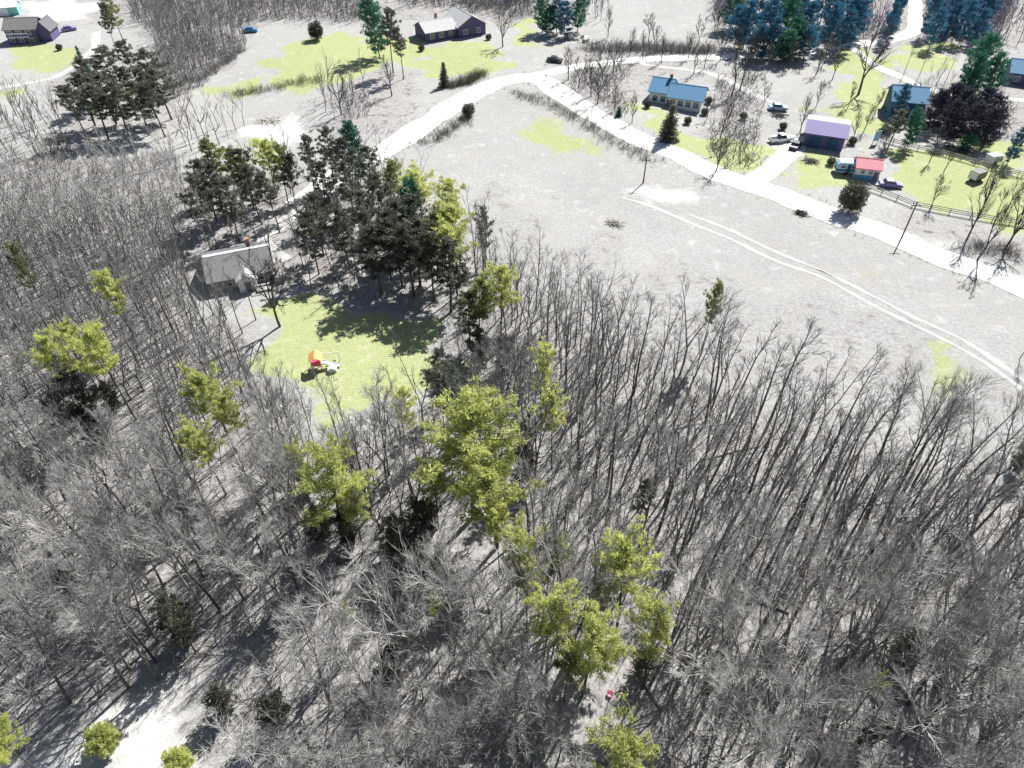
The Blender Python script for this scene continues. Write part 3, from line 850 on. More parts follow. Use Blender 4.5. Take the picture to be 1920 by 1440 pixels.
LANDMARKS = [(885, 840, "the largest pine"), (612, 900, "the broad pine below the lawn"), (968, 1050, "the slanting pine row"), (1178, 1080, "the top lower cluster pine"),
 (1020, 1170, "the left lower cluster pine"), (1232, 1200, "the right lower cluster pine"), (1190, 1425, "the pine at the bottom edge"), (400, 745, "the pine by the bare patch"),
 (385, 842, "the lowest left woods pine"), (1028, 690, "the upper lawnside pine"), (1040, 780, "the lower lawnside pine"), (118, 685, "the left edge pine trio"),
 (215, 560, "the lone left woods pine"), (18, 1390, "the lower left corner pine"), (1336, 575, "the lone olive pine"), (645, 1165, "the tiny lower woods pine"),
 (1650, 1090, "the tiny right woods pine"), (1640, 1290, "the tiny lower right pine"), (318, 1150, "the dark pine above the clearing"), (1210, 930, "the small dark pine"),
 (938, 540, "the pine right of the black shadow"), (835, 735, "the lawn's dark right edge pine"), (1143, 1303, "the pink tub"), (190, 1385, "the bush in the dirt clearing"), (612, 680, "the play set"), (462, 520, "the grey roofed house"),
 (1330, 860, "the fallen pale trunk"), (1480, 1150, "the fallen trunk at lower right"), (1700, 980, "the right edge fallen trunk"), (150, 1060, "the long fallen trunk at left"), (1700, 690, "the field track"),
 (1900, 800, "the field track's right end"), (1880, 1430, "the lower right corner"), (20, 960, "the middle left edge"), (1480, 1420, "the bottom edge beyond the tub"), (700, 1420, "the middle bottom edge"),
 (1080, 560, "the wood's tip"), (1500, 790, "the right wood's field edge"), (40, 500, "the left edge olive pine"), (430, 1420, "the bottom edge by the clearing")]
rest = []; own = []
n_own = 0
for (size, zone, x, y, H, b) in cands:
    if zone == 'right' and b[1] < 1000: set_, kind = (PALE, 2) if R.random() < .05 else (FOREST, 0)
    elif zone == 'right': q = R.random(); set_, kind = (PALE, 2) if q < .22 else ((BUSHY, 1) if q < .45 else (FOREST, 0))
    elif b[1] > 950: q = R.random(); set_, kind = (PALE, 2) if q < .3 else ((BUSHY, 1) if q < .62 else (FOREST, 0))
    else: q = R.random(); set_, kind = (PALE, 2) if q < .15 else ((BUSHY, 1) if q < .5 else (FOREST, 0))
    if size > 0 and n_own < 296:
        n_own += 1
        k = R.randrange(len(set_))
        forked = (FORKS[k] > 1) if kind == 0 else ([1, 2, 1, 3][k] > 1 if kind == 1 else True)
        m = proj(x, y, float(hgt(x, y)) + H * .6)
        lx, ly, ln = min(LANDMARKS, key=lambda l: (l[0] - m[0]) ** 2 + (l[1] - m[1]) ** 2)
        dx, dy = m[0] - lx, m[1] - ly
        way = ("right of" if dx > 0 else "left of") if abs(dx) > abs(dy) else ("below" if dy > 0 else "above")
        own.append(dict(p=set_[k], x=x, y=y, H=H, kind=kind, forked=forked, key=(ln, way), d=math.hypot(dx, dy)))
    else: rest.append((x, y, H, kind))
own.sort(key=lambda t: t['d'])
seen = {}
for t in own:
    n = seen.get(t['key'], 0); seen[t['key']] = n + 1
    size = "tall " if t['H'] > 13.5 else ("short " if t['H'] < 9 else "")
    lab = f"{size}{'forked' if t['forked'] else 'straight'} bare {['grey', 'bushy grey', 'pale'][t['kind']]} tree, {ORD[n] if n else 'nearest'} {t['key'][1]} {t['key'][0]}"
    put(t['p'], BN, "bare_tree", lab, 'tree', t['x'], t['y'], t['H'], 'bare trees of the near woods', wide=R.uniform(.85, 1.15))

LOW = [bare_low(700 + i, H=14., spread=[.6, .75, .9][i % 3], forks=[1, 2, 1, 3][i % 4], clear=.35, n1=11, n2=4, n3=2, thick=1.1, r0=.14) for i in range(6)]
LOWER = [bare_low(720 + i, H=12., spread=1.1, forks=[1, 2][i % 2], clear=.25, n1=9, n2=4, n3=0, thick=1.7) for i in range(4)]
def mass(name, label, items, protos, m, cat='woods'):
    V, Q, o = [], [], 0
    rs = np.random.RandomState(len(items))
    for (x, y, H) in items:
        v, q = protos[rs.randint(len(protos))]
        a = rs.uniform(0, 6.28); s = H / max(1., v[:, 2].max()); w = s * rs.uniform(.85, 1.15)
        c, d = math.cos(a), math.sin(a)
        V.append(np.stack([(v[:, 0] * c - v[:, 1] * d) * w + x, (v[:, 0] * d + v[:, 1] * c) * w + y, v[:, 2] * s + float(hgt(x, y)) - .05], 1))
        Q.append(q + o); o += len(v)
    return tag(link(name, np_mesh(name, np.concatenate(V), np.concatenate(Q), m)), label, cat, kind='stuff')

near_rest = [(x, y, H) for (x, y, H, p) in rest if y < 100]
mid_rest = [(x, y, H) for (x, y, H, p) in rest if y >= 100]
if near_rest: mass("bare_woods", "grey bare woods filling the ground between the single near trees", near_rest, LOW, TWIG)
if mid_rest: mass("bare_woods", "thin grey bare woods beyond the near trees at left", mid_rest, LOWER, TWIG)

def brush_mesh(seed, n=8, h=1.4, r=1.3, th=.014):
    rs = np.random.RandomState(seed)
    b = []
    for k in range(n):
        a = rs.uniform(0, 6.28); tl = rs.uniform(.1, 1.2)
        s = (rs.randn() * r * .3, rs.randn() * r * .3, -.05)
        br = grow(rs, s, (math.cos(a) * tl, math.sin(a) * tl, 1), h * rs.uniform(.5, 1.2), th * 1.4, th * .6, 2, .1, .15)
        b.append(br)
        for j in range(2):
            p, d, _ = along(br, rs.uniform(.4, .95))
            b.append(grow(rs, p, side(rs, d, .6), h * .35, th, th * .5, 1, .1, .1))
    return tubes_np(b, 3)
BR = [brush_mesh(800 + i) for i in range(6)]
BRF = [brush_mesh(810 + i, n=6, th=.028) for i in range(5)]
LOWF = [bare_low(740 + i, H=11., spread=1.15, forks=[1, 2][i % 2], clear=.25, n1=7, n2=2, n3=0, thick=2.0) for i in range(4)]
far_spots = []
for poly, sp in (([(300, 50), (465, 75), (455, 95), (390, 150), (325, 185), (300, 130)], 2.9), ([(470, -30), (690, -30), (690, 40), (470, 42)], 3.4), ([(760, -40), (1000, -40), (990, 12), (760, 15)], 3.6),
                 ([(240, -40), (470, -40), (470, 50), (290, 55), (250, 40)], 3.4), ([(-200, -75), (1080, -75), (1080, -20), (-200, -20)], 6.5), ([(1340, -75), (2150, -75), (2150, -10), (1340, -10)], 6.5),
                 ([(1850, 0), (2300, 0), (2300, 90), (1860, 80)], 4.5), ([(-250, 200), (-20, 190), (90, 240), (80, 300), (-250, 320)], 5.0), ([(0, 215), (110, 210), (130, 290), (0, 290)], 4.5),
                 ([(1930, 100), (2300, 100), (2300, 300), (1930, 280)], 6.0), ([(340, 230), (470, 230), (440, 270), (345, 290)], 4.0), ([(600, 170), (690, 165), (670, 235), (610, 240)], 4.5)):
    for (x, y) in scatter(poly, sp, R): far_spots.append((x, y, R.uniform(7, 12)))
pw = []
for poly, sp in (([(1335, -20), (1400, -20), (1400, 75), (1345, 60)], 3.4), ([(1545, 40), (1660, 30), (1650, 85), (1550, 85)], 3.4), ([(1735, -20), (1900, -20), (1870, 85), (1740, 85)], 3.6), ([(860, -40), (1010, -40), (1005, 30), (880, 25)], 3.8), ([(1085, -40), (1160, -40), (1130, 40), (1085, 42)], 3.6)):
    for (x, y) in scatter(poly, sp, R): pw.append((x, y, R.uniform(7, 11)))
fu = []
for poly in ([(300, 50), (465, 75), (455, 95), (390, 150), (325, 185), (300, 130)], [(470, -30), (690, -30), (690, 40), (470, 42)], [(240, -40), (470, -40), (470, 50), (290, 55), (250, 40)], [(760, -40), (1000, -40), (990, 12), (760, 15)],
             [(1065, 130), (1110, 110), (1185, 105), (1175, 140), (1120, 205), (1070, 175)], [(1125, 190), (1165, 178), (1185, 215), (1150, 232)], [(1345, 150), (1420, 140), (1420, 200), (1360, 230)], [(1330, 240), (1420, 220), (1415, 310), (1340, 320)],
             [(1190, 98), (1330, 98), (1330, 106), (1190, 108)], [(1700, 150), (1760, 160), (1770, 240), (1720, 240)], [(1740, 170), (1880, 170), (1890, 262), (1750, 260)], [(640, 175), (690, 170), (690, 215), (640, 225)], [(860, -20), (1000, -20), (1000, 30), (880, 25)],
             [(1335, -20), (1400, -20), (1400, 75), (1345, 60)], [(1545, 40), (1660, 30), (1650, 85), (1550, 85)], [(1735, -20), (1900, -20), (1870, 85), (1740, 85)], [(60, 270), (130, 250), (130, 310), (70, 320)]):
    for (x, y) in scatter(poly, 2.1, R): fu.append((x, y, R.uniform(1.0, 3.0)))
mass("undergrowth", "dark grey thickets under the far trees and along the upper lanes", fu, BRF, BRUSH, 'undergrowth')
mass("distant_woods", "bare thickets tinted shade purple between the blue green conifers along the top", pw, LOWF, TWIG_SHADE_TINT)
mass("distant_woods", "grey bare woods along the top of the picture and its upper left", far_spots, LOWF, BRUSH)

# --- undergrowth, brush lines, fallen wood
und = []
for zone, sp in (('right', 2.3), ('left', 2.0), ('middle', 2.1), ('pinegap', 2.6), ('upper', 2.3)):
    for (x, y) in scatter(WOODS[zone], sp, R): und.append((x, y, R.uniform(.8, 3.4)))
mass("undergrowth", "low grey undergrowth and saplings on the woods floor", und, BR, BRUSH, 'undergrowth')
def line_brush(name, label, pxs, width, step, h, m):
    items = []
    for (a, b) in zip(pxs[:-1], pxs[1:]):
        p0, p1 = np.array(P(*a)), np.array(P(*b))
        n = max(1, int(np.linalg.norm(p1 - p0) / step))
        for k in range(n):
            q = p0 + (p1 - p0) * (k + R.random()) / n
            items.append((q[0] + R.gauss(0, width), q[1] + R.gauss(0, width), h * R.uniform(.5, 1.3)))
    return mass(name, label, items, BR, m, 'brush')
line_brush("brush", "dark weedy strip along the inside of the road from the bend to the track", [(960, 174), (1040, 203), (1120, 249), (1220, 306)], 1.4, .12, 1.1, BRUSH_OLIVE)
line_brush("brush", "dark brush line crossing the upper left field", [(425, 178), (500, 168), (560, 155), (605, 150)], 1.0, .2, 1.6, BRUSH_OLIVE)
line_brush("brush", "dark hedge between the lawn and the road bend", [(842, 165), (880, 155), (905, 142)], .8, .1, 2.0, BRUSH_OLIVE)
line_brush("brush", "brush on the inner verge of the road below the bend", [(785, 272), (815, 264), (845, 246), (880, 222)], 1.2, .12, 1.3, BRUSH_OLIVE)
line_brush("brush", "dark hedgerow beyond the lane behind the blue roofed house", [(1100, 92), (1180, 92), (1260, 98), (1330, 96)], 1.4, .18, 2.6, BRUSH)
line_brush("brush", "brush along the edge of the wood in the upper left", [(310, 168), (370, 145), (420, 120), (455, 92)], .9, .22, 1.8, BRUSH)
for k, (pts, w) in enumerate(ROAD_LINES[:4]):
    items = []
    d = np.gradient(pts, axis=0); d /= np.linalg.norm(d, axis=1)[:, None] + 1e-9
    for (p, t) in zip(pts, d):
        for sd in (-1, 1):
            if R.random() < .55:
                o = w / 2 + R.uniform(.1, 1.3)
                items.append((p[0] - t[1] * sd * o + R.gauss(0, .4), p[1] + t[0] * sd * o, R.uniform(.2, .7)))
    mass("roadside_weeds", ["short dry weeds along both verges of the main road", "short dry weeds along both verges of the upper lane", "short dry weeds beside the driveway", "short dry weeds beside the upper right footpath"][k], items, BRF, BRUSH, 'weeds')
line_brush("brush", "brush round the foot of the bare trees at the right roadside", [(1810, 470), (1850, 465), (1900, 480)], 1.5, .1, 1.6, BRUSH)

def heap(px, py, r, label, name="brush_heap", m=None, n=26):
    x, y, z = G(px, py)
    b = MB()
    for k in range(n):
        a = R.uniform(0, PI); L = R.uniform(.5, 1) * r
        cx, cy, cz = R.gauss(0, r * .3), R.gauss(0, r * .25), R.uniform(.05, .55)
        dz = R.uniform(-.15, .25)
        b.tube([(cx - math.cos(a) * L, cy - math.sin(a) * L, max(.03, cz - dz)), (cx, cy, cz + .05), (cx + math.cos(a) * L, cy + math.sin(a) * L, max(.03, cz + dz))], [.05, .06, .035], 5)
    o = b.build(name, m or LOGM, None, (x, y, z))
    return tag(o, label, 'brush heap')
heap(1152, 420, 1.7, "low heap of cut branches alone in the pale field")
heap(1502, 402, 1.5, "small dark heap of branches in the field below the road", m=BARK_DARK)
heap(1518, 304, 2.0, "heap of branches on the green patch beside the driveway", m=BARK_DARK)
heap(510, 228, 3.2, "scattered cut logs and branches in the upper left dirt patch", n=30)
heap(1800, 283, 3.0, "dark brush heap below the dense spruce clump", m=BARK_DARK, n=36)
heap(1460, 218, 2.0, "dark clutter of branches below the small blue car", m=BARK_DARK)
for (px, py, a, L, lab) in ((1330, 860, .3, 7, "fallen pale trunk across striped shadows in the right woods"), (1480, 1150, 2.6, 6, "fallen trunk in the lower right woods"), (150, 1060, 1.0, 9, "long pale fallen trunk near the left edge"),
                            (700, 1010, .1, 5, "short fallen trunk below the broad pine"), (880, 1230, 2.2, 6, "fallen trunk left of the lower pine cluster"), (1700, 980, .5, 6, "fallen trunk near the right edge"), (1240, 1330, 2.0, 5, "fallen trunk right of the pink tub")):
    x, y, z = G(px, py)
    b = MB(); b.tube([(0, 0, .14), (L * .5, .1, .17), (L, -.1, .12)], [.17, .14, .07], 7)
    for k in range(3):
        s = R.uniform(.4, .95) * L; e = R.choice((-1, 1))
        b.tube([(s, 0, .16), (s + .6, e * .7, .4), (s + 1.1, e * 1.2, .45)], [.05, .035, .015], 5)
    tag(b.build("fallen_trunk", LOGM, None, (x, y, z), a), lab, 'log')

# ------------------------------------------------------------------ buildings
WHITE = mat("white siding", (.70, .74, .72), .6, .05, 2.0)
PURPLE = mat("slate purple siding", (.115, .095, .20), .7, .12, 1.0)
SLATE = mat("dark blue siding", (.035, .085, .16), .7, .12, 1.0)
BLUEWALL = mat("pale blue siding", (.36, .56, .72), .6, .08, 1.0)
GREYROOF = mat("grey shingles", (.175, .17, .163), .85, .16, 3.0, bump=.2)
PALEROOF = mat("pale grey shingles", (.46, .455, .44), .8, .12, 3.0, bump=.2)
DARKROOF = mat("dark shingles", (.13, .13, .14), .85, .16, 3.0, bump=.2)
BLUEROOF = mat("blue shingles", (.085, .22, .36), .75, .14, 3.0, bump=.2)
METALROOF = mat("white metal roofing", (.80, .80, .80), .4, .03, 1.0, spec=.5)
PURPROOF = mat("barn roof near slope", (.115, .092, .225), .7, .1, 1.0)
REDROOF = mat("red metal roofing", (.55, .16, .20), .55, .1, 1.0)
TRIM = mat("white trim", (.78, .78, .76), .5, .03, 1.0)
GLASS = mat("window glass", (.035, .045, .06), .08, .1, 1.0, spec=.8)
DOORM = mat("door paint", (.16, .13, .12), .5, .05, 1.0)
BRICKM = mat("chimney brick", (.32, .20, .16), .9, .2, 4.0)
WOODM = mat("weathered wood", (.36, .335, .30), .9, .2, 2.0)
STEEL = mat("galvanised steel", (.45, .46, .47), .4, .1, 2.0, metallic=.6)

def window(parent, cx, z, w=1.0, h=1.2, face='front', at_=0.0):
    """frame on the outside of a wall, pane inside it; face: front (y = at_ looking -y), left or right (x = at_)"""
    f = MB(); t = .09
    def bx(b, a0, a1, z0, z1, d0, d1):
        if face == 'front': b.box(a0, a1, at_ - d1, at_ - d0, z0, z1)
        elif face == 'back': b.box(a0, a1, at_ + d0, at_ + d1, z0, z1)
        elif face == 'left': b.box(at_ - d1, at_ - d0, a0, a1, z0, z1)
        else: b.box(at_ + d0, at_ + d1, a0, a1, z0, z1)
    bx(f, cx - w / 2 - t, cx - w / 2, z - t, z + h + t, -.02, .06); bx(f, cx + w / 2, cx + w / 2 + t, z - t, z + h + t, -.02, .06)
    bx(f, cx - w / 2, cx + w / 2, z - t, z, -.02, .06); bx(f, cx - w / 2, cx + w / 2, z + h, z + h + t, -.02, .06)
    bx(f, cx - .025, cx + .025, z, z + h, -.02, .05)
    fo = f.build("window", TRIM, parent)
    p = MB(); bx(p, cx - w / 2, cx + w / 2, z, z + h, -.01, .02)
    p.build("pane", GLASS, fo)

def gable(parent, L, W, hw, rise, wall_m, roof_m, y0=0.0, x0=0.0, over=.45, roof2=None, along_x=True, wall_name="wall", th=.16):
    """a gabled block: ridge along x (front at y0) or along y; L along x, W along y"""
    w = MB()
    if along_x:
        w.prism([(y0, 0), (y0 + W, 0), (y0 + W, hw), (y0 + W / 2, hw + rise), (y0, hw)], x0, x0 + L, axis='x')
    else:
        w.prism([(x0, 0), (x0 + L, 0), (x0 + L, hw), (x0 + L / 2, hw + rise), (x0, hw)], y0, y0 + W, axis='y')
    w.build(wall_name, wall_m, parent)
    half = (W if along_x else L) / 2
    sl = rise / half
    up_ = th + .02
    for sgn in (-1, 1):
        r = MB()
        if along_x:
            yc = y0 + W / 2
            e = half + over
            r.slab([(x0 - over, yc, hw + rise + up_), (x0 + L + over, yc, hw + rise + up_), (x0 + L + over, yc + sgn * e, hw + rise + up_ - sl * e), (x0 - over, yc + sgn * e, hw + rise + up_ - sl * e)], th)
        else:
            xc = x0 + L / 2
            e = half + over
            r.slab([(xc, y0 - over, hw + rise + up_), (xc, y0 + W + over, hw + rise + up_), (xc + sgn * e, y0 + W + over, hw + rise + up_ - sl * e), (xc + sgn * e, y0 - over, hw + rise + up_ - sl * e)], th)
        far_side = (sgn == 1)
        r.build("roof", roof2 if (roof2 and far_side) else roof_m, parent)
    c = MB()
    if along_x: c.prism([(y0 + W / 2 - .22, hw + rise + up_ - .06), (y0 + W / 2, hw + rise + up_ + .08), (y0 + W / 2 + .22, hw + rise + up_ - .06)], x0 - over - .01, x0 + L + over + .01, axis='x')
    else: c.prism([(x0 + L / 2 - .22, hw + rise + up_ - .06), (x0 + L / 2, hw + rise + up_ + .08), (x0 + L / 2 + .22, hw + rise + up_ - .06)], y0 - over - .01, y0 + W + over + .01, axis='y')
    c.build("ridge_cap", roof_m if not roof2 else roof2, parent)

def chimney(parent, x, y, z0, z1, w=.7):
    b = MB(); b.box(x - w / 2, x + w / 2, y - w / 2, y + w / 2, z0, z1); b.box(x - w / 2 - .08, x + w / 2 + .08, y - w / 2 - .08, y + w / 2 + .08, z1, z1 + .15)
    b.build("chimney", BRICKM, parent)

def door(parent, x, y, w=1.0, h=2.05, m=None):
    b = MB(); b.box(x - w / 2, x + w / 2, y - .05, y + .02, .1, h); d = b.build("door", m or DOORM, parent)
    k = MB(); k.tube([(x + w * .36, y - .06, 1.05), (x + w * .36, y - .12, 1.05)], [.035, .045], 6); k.build("handle", STEEL, d)

def site(name, label, pa, pb, cat='house'):
    """origin at the front left wall corner, x along the front wall, y into the building"""
    a, b = np.array(P(*pa)), np.array(P(*pb))
    d = b - a; L = float(np.linalg.norm(d))
    rz = math.atan2(d[1], d[0])
    z = min(float(hgt(*a)), float(hgt(*b)))
    t = thing(name, label, cat, (a[0], a[1], z - .05), rz)
    n = np.array([-d[1], d[0]]) / L
    for s in np.linspace(0, L, 6):
        for q in (0, 3, 6, 9): TAKEN.append((*(a + d * s / L + n * q), 2.5))
    return t, L

# blue roofed ranch house
h, L = site("house", "white house with blue shingled roof and a row of windows, right of the road bend", (1222, 196), (1312, 209))
gable(h, L * .42, 8, 3.2, 2.0, WHITE, BLUEROOF, y0=1.2, x0=-L * .10)
gable(h, L * .68, 7.4, 2.9, 1.9, WHITE, BLUEROOF, y0=0, x0=L * .32 + .02)
for k in range(2): window(h, L * (.03 + .17 * k), 1.0, 1.1, 1.3, 'front', 1.2)
for k in range(4): window(h, L * (.42 + .16 * k), 1.0, 1.2, 1.3, 'front', 0)
window(h, 3.5, 1.1, 1.0, 1.2, 'right', L + .02)
door(h, L * .345, 0)
b = MB(); b.box(L * .05, L * .30, -1.6, 1.18, 0, .45); b.build("porch", WOODM, h)
chimney(h, L * .25, 5.4, 4.0, 6.3)

# purple barn
h, L = site("barn", "purple barn with a white far roof slope at the end of the driveway", (1506, 271), (1578, 282), 'barn')
gable(h, L, 10, 3.2, 1.0, PURPLE, PURPROOF, roof2=METALROOF, over=.5)  # near slope darker and more purple than the pale far slope
b = MB(); b.box(L * .10, L * .42, -.07, .01, .05, 2.9); d = b.build("sliding_door", SLATE, h)
k = MB(); k.box(L * .10, L * .44, -.1, -.02, 2.92, 3.04); k.build("door_rail", STEEL, h)
b = MB(); b.box(L * .58, L * .86, -.07, .01, .05, 2.7); b.build("sliding_door", SLATE, h)
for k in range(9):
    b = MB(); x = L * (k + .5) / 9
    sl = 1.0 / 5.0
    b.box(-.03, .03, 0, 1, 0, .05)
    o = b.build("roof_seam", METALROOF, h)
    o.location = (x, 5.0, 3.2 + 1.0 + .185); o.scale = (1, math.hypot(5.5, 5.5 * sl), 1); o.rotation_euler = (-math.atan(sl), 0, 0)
window(h, 5.0, 1.3, 1.0, 1.0, 'right', L)

# L shaped house at the top
h, L = site("house", "L shaped house with pale grey roofs and purple walls beyond the top lawn", (800, 80), (908, 62))
gable(h, L * .52, 8.5, 2.9, 2.0, PURPLE, PALEROOF, y0=0, x0=0)
gable(h, L * .48 - .05, 11, 3.3, 2.6, PURPLE, PALEROOF, y0=-1.0, x0=L * .52 + .05, along_x=False)
for k in range(3): window(h, L * (.10 + .16 * k), 1.0, 1.2, 1.2, 'front', 0)
window(h, L * .65, 1.0, 1.4, 1.3, 'front', -1.0); window(h, L * .87, 1.0, 1.2, 1.3, 'front', -1.0)
door(h, L * .76, -1.0); chimney(h, L * .30, 5.5, 3.8, 6.2)

# top left house
h, L = site("house", "purple walled house with grey roof and balcony at the top left corner", (18, 82), (98, 79))
gable(h, L * .72, 8, 4.2, 2.0, PURPLE, GREYROOF, y0=0, x0=0)
gable(h, L * .28 - .05, 6.5, 3.6, 2.2, PURPLE, DARKROOF, y0=.8, x0=L * .72 + .05, along_x=False)
for k in range(3):
    window(h, L * (.10 + .22 * k), 2.7, 1.3, 1.0, 'front', 0); window(h, L * (.10 + .22 * k), .7, 1.3, 1.0, 'front', 0)
b = MB(); b.box(L * .05, L * .55, -1.3, -.02, 2.2, 2.35); b.build("balcony", TRIM, h)
b = MB()
for k in range(8): b.box(L * (.05 + .07 * k), L * (.05 + .07 * k) + .06, -1.3, -1.24, 2.35, 3.3)
b.box(L * .05, L * .55, -1.32, -1.22, 3.3, 3.38); b.build("railing", TRIM, h)
door(h, L * .62, 0)

h, L = site("shed", "long pale roofed shed with teal end wall cut by the top left corner", (-60, 34), (36, 26), 'shed')
gable(h, L, 6, 2.6, 1.3, mat("teal siding", (.22, .52, .45), .6, .08, 1.0), METALROOF)
b = MB(); b.box(L * .55, L * .8, -.06, .01, .05, 2.2); b.build("garage_door", TRIM, h); window(h, 3, 1, 1, 1, 'right', L)

# dark blue house behind the spruces
h, L = site("house", "dark blue house half hidden by spruces right of the purple barn", (1664, 218), (1726, 224))
gable(h, L, 8, 4.2, 2.2, SLATE, BLUEROOF)
for k in range(2): window(h, L * (.2 + .2 * k), 2.0, 1.2, 1.4, 'front', 0)
b = MB(); b.box(L * .62, L * .92, -.06, .01, .05, 2.3); b.build("garage_door", BLUEWALL, h); door(h, L * .08, 0)

# house at the right edge
h, L = site("house", "purple walled house with blue roof cut by the right edge behind the large conifer", (1885, 160), (1985, 172))
gable(h, L, 8, 3.2, 2.1, PURPLE, BLUEROOF)
for k in range(3): window(h, L * (.15 + .25 * k), 1.1, 1.3, 1.2, 'front', 0)
door(h, L * .55, 0)

# white house at the top right
h, L = site("house", "white house with a pale roof between the blue spruces at the top edge", (1488, 22), (1540, 20))
gable(h, L, 8, 3.2, 2.2, WHITE, PALEROOF)
for k in range(3): window(h, L * (.2 + .25 * k), 1.0, 1.2, 1.3, 'front', 0)
door(h, L * .57, 0)

# red roofed shed, blue camper beside it
h, L = site("shed", "white shed with red roof and blue base boards right of the barn", (1601, 332), (1646, 337), 'shed')
gable(h, L, 4.6, 2.5, 1.1, WHITE, REDROOF, over=.3)
b = MB(); b.box(-.06, L + .06, -.08, -.005, .0, 1.05); b.build("base_boards", mat("blue boards", (.10, .27, .42), .7, .15, 1.0), h)
window(h, L * .28, 1.4, .7, .7, 'front', 0); window(h, L * .62, 1.4, .7, .7, 'front', 0); door(h, L * .85, -.06, .8, 1.95)

def camper(px, py, rz, label):
    x, y, z = G(px, py)
    t = thing("camper_trailer", label, "trailer", (x, y, z), rz)
    b = MB(); b.prism([(-2.2, .55), (2.1, .55), (2.3, 1.2), (2.25, 2.1), (1.8, 2.6), (-1.9, 2.65), (-2.3, 2.2), (-2.35, 1.0)], -1.1, 1.1, 'y')
    b.build("body", BLUEWALL, t)
    b = MB(); b.prism([(-2.37, .9), (2.24, .9), (2.31, 1.25), (-2.36, 1.25)], -1.115, 1.115, 'y'); b.build("stripe_panel", SLATE, t)
    for a in (-1.2, .9): window(t, a, 1.5, .9, .6, 'front', -1.1)
    b = MB(); b.box(-.35, .35, -1.14, -1.09, .6, 2.3); b.build("door", SLATE, t)
    for s in (-1, 1):
        b = MB(); b.tube([(-.3, s * .9, .35), (-.3, s * 1.12, .35)], [.35, .35], 14); b.build("wheel", mat("tyre", (.03, .03, .03), .8), t)
    b = MB(); b.tube([(2.1, 0, .5), (3.4, 0, .45)], [.05, .05], 6); b.build("drawbar", STEEL, t)
    return t
camper(1585, 324, math.radians(-6), "pale blue camper trailer beside the red roofed shed")

# grey roofed house in the left woods
h, L = site("house", "grey roofed house with white ridge and small white gabled porch left of the lawn", (402, 552), (516, 529))
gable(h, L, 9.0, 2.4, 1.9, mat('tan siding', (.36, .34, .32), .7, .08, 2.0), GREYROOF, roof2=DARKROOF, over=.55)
b = MB(); b.prism([(4.5 - .35, 4.40), (4.5, 4.58), (4.5 + .35, 4.40)], -.45, L + .45, 'x'); b.build("ridge_flashing", TRIM, h)
gable(h, 2.9, 3.8, 2.2, .8, WHITE, PALEROOF, y0=-1.6, x0=L * .42, along_x=False, over=.25)
for k in (.10, .26, .78): window(h, L * k, .9, 1.2, 1.1, 'front', 0)
door(h, L * .42 + 1.45, -1.6, 1.0, 1.95); window(h, 3.2, 1.0, 1.0, 1.1, 'left', 0)
b = MB(); b.box(L * .68, L * .93, -2.6, -.02, 0, .5); dk = b.build("deck", WOODM, h)
for x in (.68, .80, .925):
    b = MB(); b.box(L * x, L * x + .1, -2.6, -2.5, .5, 1.5); b.build("post", TRIM, dk)
b = MB(); b.box(L * .68, L * .93 + .02, -2.62, -2.48, 1.5, 1.58); b.build("rail", TRIM, dk)
chimney(h, L * .72, 6.2, 3.0, 5.2)

# ------------------------------------------------------------------ vehicles
TYRE = mat("tyre", (.03, .03, .03), .8)
LAMP = mat("lamp glass", (.75, .75, .72), .2, .02); TAIL = mat("tail lamp", (.35, .02, .02), .3, .02)
def car(px, py, rz, paint, label, kind='car', name="parked_car"):
    x, y, z = G(px, py)
    t = thing(name, label, 'truck' if kind == 'pickup' else 'car', (x, y, z), rz)
    b = MB()
    if kind == 'pickup': prof = [(-2.6, .45), (2.6, .45), (2.65, .8), (2.55, 1.05), (1.3, 1.12), (-.55, 1.12), (-.56, 1.02), (-2.6, 1.02)]
    else: prof = [(-2.2, .35), (2.2, .35), (2.28, .6), (2.15, .85), (1.1, .98), (-1.6, 1.0), (-2.2, .92), (-2.28, .6)]
    b.prism(prof, -.88, .88, 'y'); b.build("body", paint, t)
    cab = [(-.5, 1.11), (1.25, 1.11), (.75, 1.78), (-.35, 1.8)] if kind == 'pickup' else [(-1.55, .99), (1.05, .97), (.35, 1.45), (-1.0, 1.47)]
    b = MB(); b.prism(cab, -.76, .76, 'y'); b.build("windows", GLASS, t)
    a0, a1 = cab[3][0], cab[2][0]; zt = cab[2][1]
    b = MB(); b.box(a0 - .05, a1 + .05, -.74, .74, zt - .01, zt + .06); b.build("roof", paint, t)
    wx = (-1.65, 1.65) if kind == 'pickup' else (-1.35, 1.4)
    for a in wx:
        for s in (-1, 1):
            b = MB(); b.tube([(a, s * .70, .34), (a, s * .92, .34)], [.34, .34], 14); w = b.build("wheel", TYRE, t)
            b = MB(); b.tube([(a, s * .915, .34), (a, s * .94, .34)], [.2, .18], 10); b.build("rim", STEEL, w)
    fx = prof[2][0]; zz = prof[2][1]
    for s in (-1, 1):
        b = MB(); b.box(fx - .06, fx + .02, s * .62 - .16, s * .62 + .16, zz - .02, zz + .16); b.build("headlight", LAMP, t)
        b = MB(); b.box(prof[0][0] - .08, prof[0][0] + .03, s * .68 - .12, s * .68 + .12, zz - .02, zz + .18); b.build("tail_light", TAIL, t)
    if kind == 'pickup':
        b = MB(); b.box(-2.52, -.6, -.78, .78, 1.015, 1.04); b.build("bed_liner", TYRE, t)
    return t
WPAINT = mat("white paint", (.75, .75, .75), .35, .03, spec=.5); BPAINT = mat("blue paint", (.06, .22, .48), .35, .04, spec=.5)
